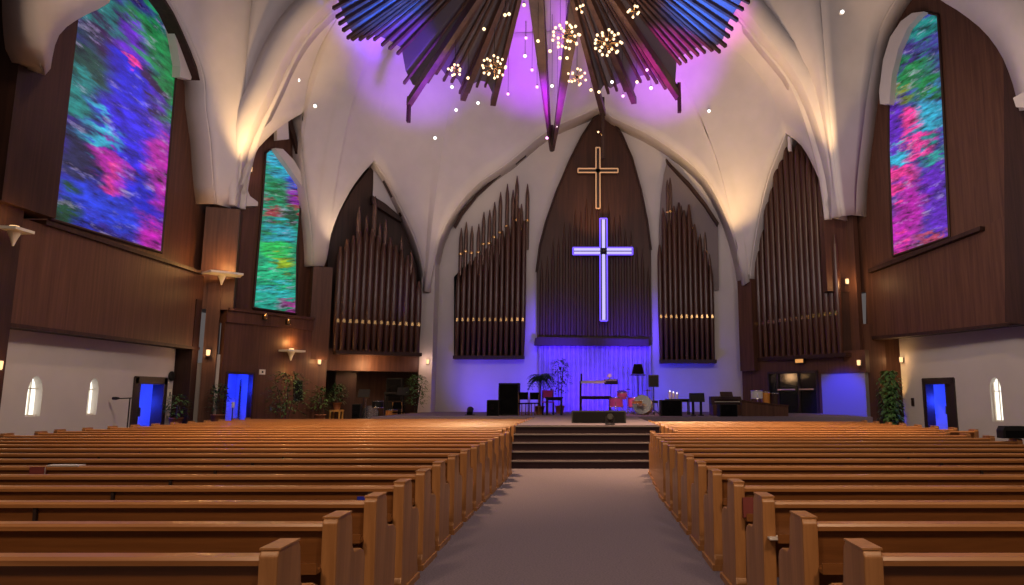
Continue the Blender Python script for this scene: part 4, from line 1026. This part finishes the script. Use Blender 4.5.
drum('conga_drum', 'dark conga drum with pale head nearest the glass doors', (gx(775, 29.0), 29.0, SH), .17, .85, 'walnut_dark', legs=0, z=0)
# black bench monitor on the steps edge
a = at(571.5, 424, 19.2); b = at(626, 411, 19.2)
e = thing('stage_monitor', 'long low black stage monitor at the top of the steps', 'speaker', ((a.x + b.x) / 2, 19.2, SH)); w = (b.x - a.x) / 2; h = b.z - SH
MB().prism([(-w, 0, 0), (-w, .5, 0), (-w, .42, h), (-w, .08, h)], (2 * w, 0, 0)).build('cabinet', 'black', e, False, .012)
MB().prism([(-w * .95, -.012, .03), (-w * .95, .06, h * .93), (-w * .95, .07, h * .93), (-w * .95, 0, .03)], (2 * w * .95, 0, 0)).build('grille', 'black_cloth', e)
p = at(610, 424, 18.2)
e = thing('stage_light', 'small black stage lamp on a bracket before the long monitor', 'stage lamp', (p.x, 18.2, SH))
MB().box(-.12, .12, -.1, .1, 0, .03).build('base', 'black', e); MB().box(-.11, -.09, -.03, .03, .03, .2).box(.09, .11, -.03, .03, .03, .2).build('yoke', 'dark_metal', e)
MB().lathe([(.08, -.12), (.085, .1), (.07, .12)], (0, 0, .17), 14, (0, -1, .3)).build('can', 'black', e)
p = at(470, 415, 27.5)
e = thing('stage_light', 'small black floor lamp washing the pale wall, beside the subwoofer', 'stage lamp', (p.x, 27.5, SH))
MB().box(-.18, .18, -.12, .12, 0, .03).build('base', 'black', e); MB().lathe([(.12, -.14), (.13, .1), (.1, .14)], (0, 0, .17), 12, (0, .6, .6)).build('can', 'black', e)

# ------------------------------------------------------------------ left alcove and plants
ZA = .5
bush('broad leafy potted tree against the walnut wall beside the blue doorway', 288, 371, 27.6, .0, 1.9, 420, 'potted_tree', 'leaf_light', 5, .28)
bush('low potted shrub with soft leaves beside the alcove', 322, 386, 29.9, ZA, .85, 190, 'potted_shrub', 'leaf_light')
bush('dark potted shrub standing on the golden stand in the alcove', 338, 384, 30.9, ZA + .55, .8, 190, 'potted_shrub', 'leaf', 4, .18)
e = thing('plant_stand', 'golden wooden plant stand under the dark shrub in the alcove', 'plant stand', (at(338, 384, 30.9).x, 30.9, ZA))
MB().box(-.24, .24, -.24, .24, .47, .55).build('top', 'gold_pot', e)
for sx in (-1, 1):
    for sy in (-1, 1): MB().box(sx * .2 - .03, sx * .2 + .03, sy * .2 - .03, sy * .2 + .03, 0, .47).build('leg', 'gold_pot', e)
bush('tall upright leafy potted plant beside the pale plaster pier', 417, 374, 31.4, ZA, 1.05, 420, 'potted_tree', 'leaf_light', 6, .24)
bush('dark potted plant between the round column and the blue doorway', 220, 384, 25.9, .6, .7, 210, 'potted_shrub', 'leaf')
e = thing('planter_box', 'dark wooden box planter under the plant beside the blue doorway', 'planter', (at(220, 384, 25.9).x, 25.9, 0)); MB().box(-.36, .36, -.25, .25, 0, .6).build('box', 'walnut_dark', e); MB().box(-.39, .39, -.28, .28, .55, .6).build('rim', 'walnut', e)
bush('small potted plant in front of the dark recess beside the clock', 178, 395, 25.0, .5, .8, 160, 'potted_shrub', 'leaf_light')
e = thing('plant_stand', 'dark square plinth under the small plant beside the clock', 'plant stand', (at(178, 395, 25.0).x, 25.0, 0)); MB().box(-.26, .26, -.26, .26, 0, .46).build('body', 'walnut_dark', e); MB().box(-.3, .3, -.3, .3, .46, .5).build('top', 'walnut', e)
# slim conifer silhouette in the blue doorway
p = at(241, 380, 27.6); e = thing('slim_conifer', 'slim dark conifer silhouetted in the blue doorway', 'plant', (p.x, 27.6, 0)); h = p.z
pot(e, .16, .3); MB().cyl((0, 0, .25), (0, 0, h * .9), .025).build('trunk', 'bark', e); lf = MB()
for k in range(150):
    zz = .4 + (h - .4) * k / 150; a = k * 2.4; rr = .17 * (1 - (zz / h) * .8); lf.leaf((0, 0, zz), (math.cos(a), math.sin(a), .8), rr + .05, .05)
lf.build('foliage', 'leaf', e)
p = at(233, 405, 27.2); e = thing('candle', 'single pale candle on a slim holder beside the blue doorway', 'candle', (p.x, 27.2, 0)); h = p.z
stand_pole(e, h - .1, .02, 'dark_metal', .16); MB().lathe([(.06, h - .1), (.06, h + .1), (.02, h + .11)], (0, 0, 0), 10).build('wax', 'ivory', e)
speaker('small black amplifier box at the alcove edge', 351.5, 360.5, 404, 417, 29.9, ZA, .3)
ax = lambda px, d: at(px, 400, d).x
table('keyboard_stand', 'black electric piano table deep in the alcove', 'piano', 384, 403, 392, 31.6, ZA, .45, .1, 'black', .05)
speaker('tall black equipment rack deep in the alcove', 386, 402, 378, 391, 33.0, 1.4, .4, 1, 'equipment_rack')
e = thing('rack_plinth', 'dark plinth carrying the tall equipment rack in the alcove', 'plinth', (ax(394, 33.0), 33.0, ZA)); MB().box(-.42, .42, .0, .45, 0, .86).build('body', 'black', e); MB().box(-.45, .45, -.03, .48, .86, .9).build('top', 'walnut_dark', e)
drum('floor_tom', 'amber drum on legs under the alcove keyboard', (ax(392, 30.9), 30.9, ZA), .25, .34, 'amber_shell', legs=3, z=.2)
drum('rack_tom', 'dark drum on tall legs beside the alcove music stands', (ax(378, 31.4), 31.4, ZA), .25, .3, 'black', legs=3, z=.62)
drum('bass_drum', 'dark bass drum with pale head in the alcove', (ax(371, 31.8), 31.8, ZA), .34, .4, 'black', (.2, -1, 0), 0, .37)
cymbal('dark alcove cymbal on a stand beside the dark drums', (ax(366, 31.0), 31.0, ZA), 1.05)
def music_stand(label, px, py, d, z0):
    p = at(px, py, d); e = thing('music_stand', label, 'music stand', (p.x, d, z0)); h = p.z - z0
    stand_pole(e, h - .2); MB().prism([(-.25, -.06, h - .3), (-.25, -.02, h - .32), (-.25, .12, h + .02), (-.25, .10, h + .03)], (.5, 0, 0)).build('desk', 'black', e)
    MB().box(-.25, .25, -.12, -.03, h - .32, h - .30).build('lip', 'black', e)
music_stand('black music stand in the alcove, nearest the amplifier box', 364, 390, 30.6, ZA)
music_stand('black music stand in the alcove, nearest the upright plant', 403, 388, 30.9, ZA)
chair('dark stool chair in the alcove in front of the keyboard', ax(399, 30.5), 30.5, PI, ZA, 'gold_pot', 'black_cloth')
a = at(296, 398, 30.6)
e = thing('wall_screen', 'small dark screen hung on the walnut wall behind the broad plant', 'screen', LW2.p(298, 388, .03)); 
bayp = [LW2.p(x, y, .06) for x, y in ((294, 401), (303, 401), (303, 381), (294, 381))]
MB().prism(bayp, -LW2.n * .05).build('casing', 'black', e, True); MB().prism([LW2.p(x, y, .07) for x, y in ((295, 400), (302, 400), (302, 382), (295, 382))], -LW2.n * .015).build('screen', 'black_gloss', e, True)
# ivy in the right niche
p = at(888, 370, 28.2)
e = thing('ivy_column', 'tall dense ivy column climbing in the warm wood niche', 'ivy', (p.x + .02, 28.2, 0)); h = p.z
pot(e, .28, .4); MB().cyl((0, 0, .3), (0, 0, h - .1), .06).build('pole', 'bark', e); lf = MB()
for k in range(900):
    zz = R.uniform(.35, h); a = R.uniform(0, 2 * PI); rr = R.uniform(.1, .42) * (1 if zz < h - .3 else .6)
    lf.leaf((math.cos(a) * rr, math.sin(a) * rr, zz), (math.cos(a), math.sin(a), R.uniform(-.8, .3)), R.uniform(.1, .2), R.uniform(.08, .14), .8)
lf.build('foliage', 'leaf_light', e)
# mic stand at the left wall
p = at(130, 398, 22.2); e = thing('microphone_stand', 'dark microphone stand with level boom before the pale wall and door', 'microphone stand', (p.x, 22.2, 0)); h = p.z
stand_pole(e, h, .02); MB().cyl((.05, 0, h), (-.42, 0, h - .02), .018).build('boom', 'dark_metal', e); MB().lathe([(.03, 0), (.05, .1), (.045, .2), (.02, .22)], (-.34, 0, h - .01), 10, (-1, 0, 0)).build('microphone', 'black', e)
# clock, switches, signs
c = LOW.p(171, 376, .02); e = thing('wall_clock', 'small round wall clock on the pale wall above the door switch', 'clock', c)
MB().lathe([(.17, 0), (.17, .05), (.14, .06)], c, 18, (1, 0, 0)).build('rim', 'black', e, True); MB().lathe([(.14, .05), (.01, .055)], c, 18, (1, 0, 0)).build('dial', 'ivory', e, True)
MB().box(c.x + .058, c.x + .066, c.y - .008, c.y + .008, c.z, c.z + .1).box(c.x + .058, c.x + .066, c.y, c.y + .07, c.z - .008, c.z + .008).build('hands', 'black', e, True)
def plate(label, bay, px, py, w, h, cat='switch', mat='ivory', name='wall_switch'):
    c = bay.p(px, py, 0); l_ = (c - bay.a).dot(bay.u); e = thing(name, label, cat, c)
    rect(MB(), bay, l_ - w / 2, l_ + w / 2, c.z - h / 2, c.z + h / 2, .03, .03).build('plate', mat, e, True)
    rect(MB(), bay, l_ - w / 8, l_ + w / 8, c.z - h / 5, c.z + h / 5, .045, .02).build('toggle', 'black', e, True)
plate('small switch plate on the pale wall below the clock', LOW, 169, 394, .22, .35)
plate('small dark switch on the pale wall beside the right doorway', ROW, 913, 402, .14, .32, mat='frame_dark')
plate('pale double switch plate on the walnut wall beside the blue doorway', LW2, 262, 372, .26, .2)
c = LOR.p(800, 360, .02); l_ = (c - LOR.a).dot(LOR.u)
e = thing('lit_door_sign', 'small amber lit box sign above the glass doors', 'sign', c)
rect(MB(), LOR, l_ - .22, l_ + .22, c.z - .14, c.z + .14, .08, .1).build('casing', 'frame_dark', e, True); rect(MB(), LOR, l_ - .2, l_ + .2, c.z - .12, c.z + .12, .09, .02).build('face', 'sign_amber', e, True)

# ------------------------------------------------------------------ wall lamps
def sconce(label, p, n, pw=8, col=(1, .55, .22), s=.72, mat='lamp_warm'):
    e = thing('wall_sconce', label, 'wall lamp', p); n = Vector(n).normalized(); u = Vector((-n.y, n.x, 0)); p = Vector(p)
    MB().prism([p - u * .1 * s - Vector((0, 0, .14 * s)), p + u * .1 * s - Vector((0, 0, .14 * s)), p + u * .1 * s + Vector((0, 0, .14 * s)), p - u * .1 * s + Vector((0, 0, .14 * s))], n * .05).build('back_plate', 'dark_metal', e, True)
    c = p + n * .13 * s
    MB().lathe([(.06 * s, -.15 * s), (.09 * s, -.1 * s), (.1 * s, .14 * s), (.09 * s, .16 * s)], c, 12).build('lamp_shade', mat, e, True)
    MB().lathe([(.11 * s, -.17 * s), (.11 * s, -.14 * s)], c, 12).build('holder', 'dark_metal', e, True)
    if pw: lamp('POINT', c + n * .25, col, pw, .08)
sconce('wall lamp on the slim column below the bracket shelf', PCL.p(208.5, 353, .12), PCL.n, 14)
sconce('wall lamp on the dark column at the photo edge beside slit windows', Vector((-14.25, 17.0, 2.35)), (1, 0, 0), 8)
sconce('wall lamp on the walnut band between green window and organ', OGL.p(319, 362, 0), OGL.n, 10)
sconce('wall lamp on the pale plaster pier above the upright plant', at(428, 362, 33.0), (0, -1, 0), 10, (1, .6, .5))
sconce('wall lamp on the column beside the far right organ', PCR.p(846, 282, .3), PCR.n, 30)
sconce('wall lamp at the corner above the blue lit wall', LOR.p(860, 363, .1), LOR.n, 6)
sconce('wall lamp on the pale wall beside the ivy', ROW.p(903, 360, .0), ROW.n, 10)
sconce('pale lamp high on the walnut wall beside the green window', UW2.p(249, 170, .1), UW2.n, 6)
def bracket_shelf(label, p, n, w, dp, pw=25):
    e = thing('uplight_shelf', label, 'wall lamp', p); n = Vector(n).normalized(); u = Vector((-n.y, n.x, 0)); p = Vector(p)
    MB().prism([p - u * w / 2, p + u * w / 2, p + u * w * .42 + n * dp, p - u * w * .42 + n * dp], (0, 0, .07)).build('shelf', 'ivory', e, True)
    MB().lathe([(.02, -.36), (.07, -.2), (.15, 0)], p + n * .14, 12).build('bracket', 'ivory', e, True)
    MB().lathe([(.10, 0), (.10, .08), (.05, .09)], p + n * dp * .3 + Vector((0, 0, .06)), 10).build('lamp', 'lamp_warm', e, True)
    lamp('POINT', p + n * dp * .5 + Vector((0, 0, .4)), (1, .5, .15), pw, .1)
    lamp('POINT', p + n * dp * .7 + Vector((0, 0, -.75)), (1, .5, .15), pw * .3, .1)
bracket_shelf('pale uplight bracket shelf on the column beside the violet window', PCL.p(221, 276, .15), PCL.n + Vector((.5, 0, 0)), 1.35, .8, 60)
bracket_shelf('pale uplight bracket shelf on the near column at the photo edge', Vector((-14.08, 16.7, 5.6)), (1, 0, 0), .7, .4, 10)
bracket_shelf('lit uplight shelf on the walnut wall above the broad potted tree', LW2.p(289, 352, .0), LW2.n, 1.0, .5, 26)
for i, (x, y) in enumerate(((264, 317), (287, 322))):
    sconce(('tiny brass uplight on the ledge under the green window, nearer the column', 'tiny brass uplight on the ledge under the green window, nearer the organ')[i], LW2.p(x, y, .13), LW2.n, 0, s=.8, mat='brass')

# ------------------------------------------------------------------ pendant lights and downlights
bvh = BVHTree.FromPolygons(DOME_V, DOME_F)
def cluster(label, px, py, rp, d, n):
    c = at(px, py, d); r = rp / F * d
    e = thing('pendant_cluster', label, 'chandelier', c, 0, None)
    MB().cyl(c + Vector((0, 0, r * .3)), Vector((c.x, c.y, 17.0)), .012, seg=5).build('cord', 'dark_metal', e, True)
    MB().ball(c, r * .16, 8, 6).build('hub', 'dark_metal', e, True)
    for k in range(n):
        zz = 1 - 2 * (k + .5) / n; a = k * 2.39996; q = Vector((math.sqrt(1 - zz * zz) * math.cos(a), math.sqrt(1 - zz * zz) * math.sin(a), zz * .85)) * r
        arm = MB().cyl(c, c + q, .008, seg=4).build('arm', 'brass', e, True)
        MB().ball(c + q, max(.05, r * .105), 7, 5).build('bulb', 'bulb_warm', arm, True)
    lamp('POINT', c + Vector((0, 0, -r * 1.5)), (1, .6, .3), 22, .2)
cluster('round cluster of warm bulbs hanging before the slats left of the V beam', 494, 67, 13, 25.5, 22)
cluster('wide cluster of warm bulbs hanging just right of the V beam', 566, 36, 15, 24.5, 26)
cluster('round cluster of warm bulbs hanging highest over the cross side', 608, 43, 15, 25.0, 24)
cluster('low flat cluster of pinkish warm bulbs in the purple gap', 577, 77, 10, 27.0, 14)
cluster('small cluster of warm bulbs at the edge of the left slats', 455, 70, 7, 26.0, 10)
cluster('dim small bulb cluster under the blue right slats', 634, 11, 7, 24.0, 7)
cluster('tiny trio of bulbs right of the V beam near the top', 580, 8, 5, 24.0, 4)
def pendant(px, py, d, mat, label, rr=.09):
    c = at(px, py, d); e = thing('pendant_bulb', label, 'pendant light', c, 0, 'single pendant bulbs under the timber fan')
    MB().cyl(c + Vector((0, 0, rr)), Vector((c.x, c.y, 17.0)), .008, seg=5).build('cord', 'dark_metal', e, True)
    MB().ball(c, rr, 8, 6).build('bulb', mat, e, True); MB().lathe([(rr * .5, rr * .8), (rr * .5, rr * 1.5)], c, 8).build('cap', 'dark_metal', e, True)
PB = 'single small glowing bulb hanging on a cord under the timber fan'
for (x, y, d_, m_) in ((524, 5, 24, 'bulb_warm'), (505, 15, 24, 'bulb_warm'), (509, 14, 24.2, 'bulb_warm'), (484, 29, 25, 'bulb_warm'), (538, 41, 25, 'bulb_warm'), (550, 51, 25, 'bulb_warm'), (560, 58, 25.4, 'bulb_warm'), (567, 58, 25.4, 'bulb_warm'),
                       (637, 82, 27, 'bulb_warm'), (651, 88, 27, 'bulb_white'), (623, 96, 27.4, 'bulb_pink'), (612, 82, 27, 'bulb_white'), (647, 70, 27, 'bulb_pink'), (552, 86, 26.5, 'bulb_white'), (537, 87, 27, 'bulb_pink'), (532, 70, 27, 'bulb_pink'), (525, 56, 27, 'bulb_white'), (526, 38, 27, 'bulb_pink'), (468, 78, 27, 'bulb_warm'), (508, 94, 28, 'bulb_pink'), (591, 90, 27, 'bulb_warm'), (599, 92, 27, 'bulb_warm'), (547, 138, 29, 'bulb_pink'), (557, 126, 29.5, 'bulb_white')):
    pendant(x, y, d_, m_, PB, .065)
def downlight(px, py, label):
    r = ray(px, py).normalized(); h = bvh.ray_cast(Vector((0, 0, EYE)), r)
    if h[0] is None: h = (at(px, py, 26.0), None, 0, 0)
    c = h[0] - r * .2; n = h[1] if h[1] is not None else -r
    if n.dot(r) > 0: n = -n
    n = (n - r).normalized()
    e = thing('vault_downlight', label, 'downlight', c, 0, 'small downlights in the white vault')
    MB().lathe([(.10, -.06), (.10, .02), (.07, .03)], c, 14, n).build('trim_ring', 'white_plastic', e, True); MB().lathe([(.07, .02), (.07, .05), (.02, .06)], c, 12, n).build('lens', 'bulb_white', e, True)
for (x, y) in ((298, 80), (315, 106), (456, 110), (478, 103), (435, 138), (452, 87), (709, 111)): downlight(x, y, 'small bright recessed downlight in the white vault')
c = at(842, 12, 25.2); e = thing('vault_downlight', 'small bright downlight in the white sail beside the rose window', 'downlight', c); MB().lathe([(.10, -.06), (.10, .02), (.07, .03)], c, 14, (0, -1, -.3)).build('trim_ring', 'white_plastic', e, True); MB().lathe([(.07, .02), (.07, .05), (.02, .06)], c, 12, (0, -1, -.3)).build('lens', 'bulb_white', e, True)
for i, (x, y, bay) in enumerate(((597, 131, CB), (601, 134, CB))):
    c = CB.p(x, y); e = thing('accent_spot', ('tiny brass accent spot at the top of the reredos, upper one', 'tiny brass accent spot at the top of the reredos, lower one')[i], 'spot lamp', c); MB().lathe([(.05, 0), (.08, .16), (.07, .17)], c, 10, (.3, -.6, -.5)).build('can', 'brass', e, True); MB().lathe([(.06, .16), (.03, .19)], c, 8, (.3, -.6, -.5)).build('lens', 'bulb_warm', e, True); MB().cyl(c, c + Vector((0, .4, .1)), .02, seg=6).build('bracket', 'dark_metal', e, True)

# ------------------------------------------------------------------ light
w = bpy.data.worlds.new('world'); S.world = w; w.use_nodes = True
w.node_tree.nodes['Background'].inputs[0].default_value = (.86, .74, .72, 1)
w.node_tree.nodes['Background'].inputs[1].default_value = .12
V = Vector
# nave house lights
lamp('SPOT', (-5, 14, 13), (1, .62, .32), 10500, .5, (-4.5, 17, 0), 78, .9)
lamp('SPOT', (4.5, 16, 13), (1, .62, .32), 13500, .5, (4.2, 17.5, 0), 56, .9)
lamp('SPOT', (-4, -2, 9), (1, .68, .42), 1700, .8, (-3, 8, 0), 80, .9)
lamp('SPOT', (4, -2, 9), (1, .68, .42), 1700, .8, (3, 8, 0), 80, .9)
lamp('AREA', (0, 10, 13), (1, .78, .66), 600, 5, (0, 14, 0))
# unseen spots added to brighten the side walls
lamp('SPOT', (-7, 13, 14), (1, .68, .44), 1800, .5, (-14.5, 22, 7), 70, 1)
lamp('SPOT', (7, 13, 14), (1, .68, .44), 1800, .5, (14, 26, 7), 70, 1)
lamp('SPOT', (-6, 17, 8), (1, .76, .60), 950, .5, (-15, 21, 1.5), 75, 1)
lamp('SPOT', (7, 17, 8), (1, .76, .60), 950, .5, (14.5, 25.5, 1.5), 75, 1)
# uplights on the piers
lamp('SPOT', tuple(at(257, 200, 25.8)), (1, .62, .26), 1900, .12, tuple(at(272, 20, 26.6)), 62, .9)
lamp('SPOT', tuple(at(814, 200, 27.0)), (1, .62, .26), 1900, .12, tuple(at(800, 20, 27.4)), 62, .9)
lamp('SPOT', tuple(at(736, 268, 31.2)), (1, .62, .26), 1900, .12, tuple(at(716, 130, 31.4)), 75, .9)
lamp('SPOT', tuple(at(337, 262, 30.0)), (1, .68, .40), 420, .12, tuple(at(352, 110, 30.4)), 70, .9)
lamp('SPOT', tuple(at(446, 290, 31.6)), (1, .68, .42), 420, .12, tuple(at(470, 130, 31.8)), 70, .9)
# coloured floods on the timber fan
def up(px, py, d, tx, ty, td, col, pw, spot=70): lamp('SPOT', tuple(at(px, py, d)), col, pw, .3, tuple(at(tx, ty, td)), spot, .9)
up(470, 150, 22, 385, 4, 24.5, (.01, .13, 1), 20000, 26)
up(470, 170, 24, 410, 50, 27, (.16, .03, 1), 13000, 30)
up(610, 170, 24, 668, 60, 27, (.75, .01, .8), 9000, 30)
up(620, 150, 22, 705, 4, 24.5, (.01, .16, 1), 20000, 26)
up(545, 190, 24, 545, 10, 29, (1, .55, .28), 500, 50)
# purple spots on the vault behind the fan
up(545, 140, 27, 535, 55, 31, (.40, .01, 1), 3800, 56)
up(650, 160, 27, 660, 75, 30.5, (.45, .03, 1), 3600, 50)
up(440, 160, 26, 420, 75, 29.5, (.32, .06, 1), 3000, 52)
# warm fill on the vault
lamp('AREA', (-3, 22, 8), (1, .85, .86), 215, 4, (-3, 27, 16))
lamp('AREA', (3, 22, 8), (1, .85, .86), 215, 4, (3, 27, 16))
lamp('AREA', (-9, 20, 8), (1, .85, .84), 130, 3, (-12.5, 26, 15))
lamp('AREA', (8, 20, 8), (1, .85, .84), 170, 3, (11.5, 27, 15))
# blue wash on the stage wall
for (x, tx, pw, col) in ((-1.6, -1.2, 1400, (.05, .015, 1)), (1.8, 1.6, 1400, (.04, .015, 1)), (-4.9, -4.4, 1000, (.05, .02, 1)), (4.0, 4.6, 600, (.015, .02, 1)), (0.2, 0.4, 1400, (.09, .015, 1))):
    lamp('SPOT', (x, 31.2, SH + .35), col, pw * .5, .3, (tx, 34, 2.4), 96, .9)
for x_ in (-1.2, 2.2): lamp('SPOT', (x_, 30.0, 3.2), (.07, .015, 1), 2200, .3, (x_, 33.8, 4.6), 56, 1)
lamp('SPOT', (9.0, 27.6, 3.2), (.008, .015, 1), 900, .2, tuple(LOR.p(842, 398)), 55, .6)
lamp('POINT', (-9.6, 31.2, 3.0), (1, .55, .25), 90, .3)  # unseen point lamp added to brighten the alcove
lamp('SPOT', (-8.5, 25, 6), (1, .72, .45), 600, .3, (-10.8, 29, 1.5), 50, .9)  # unseen spot added to light the potted plants
lamp('SPOT', (.6, 31.5, 9.0), (1, .5, .22), 260, .2, (.6, 33.9, 11.5), 80, .9)
lamp('SPOT', (2.6, 26, 6), (1, .6, .25), 1300, .2, (2.4, 28.2, 1.3), 24, .8)
lamp('SPOT', tuple(at(400, 330, 31.3)), (.06, .05, 1), 120, .2, tuple(OGL.p(403, 285)), 30, .8)
lamp('SPOT', (.5, 25, 9), (1, .25, .6), 1300, .3, tuple(at(630, 405, 28.4)), 30, .8)
lamp('SPOT', (12.6, 28.9, 1.2), (1, .55, .15), 120, .1, (12.9, 29.8, 4.0), 80, .8)
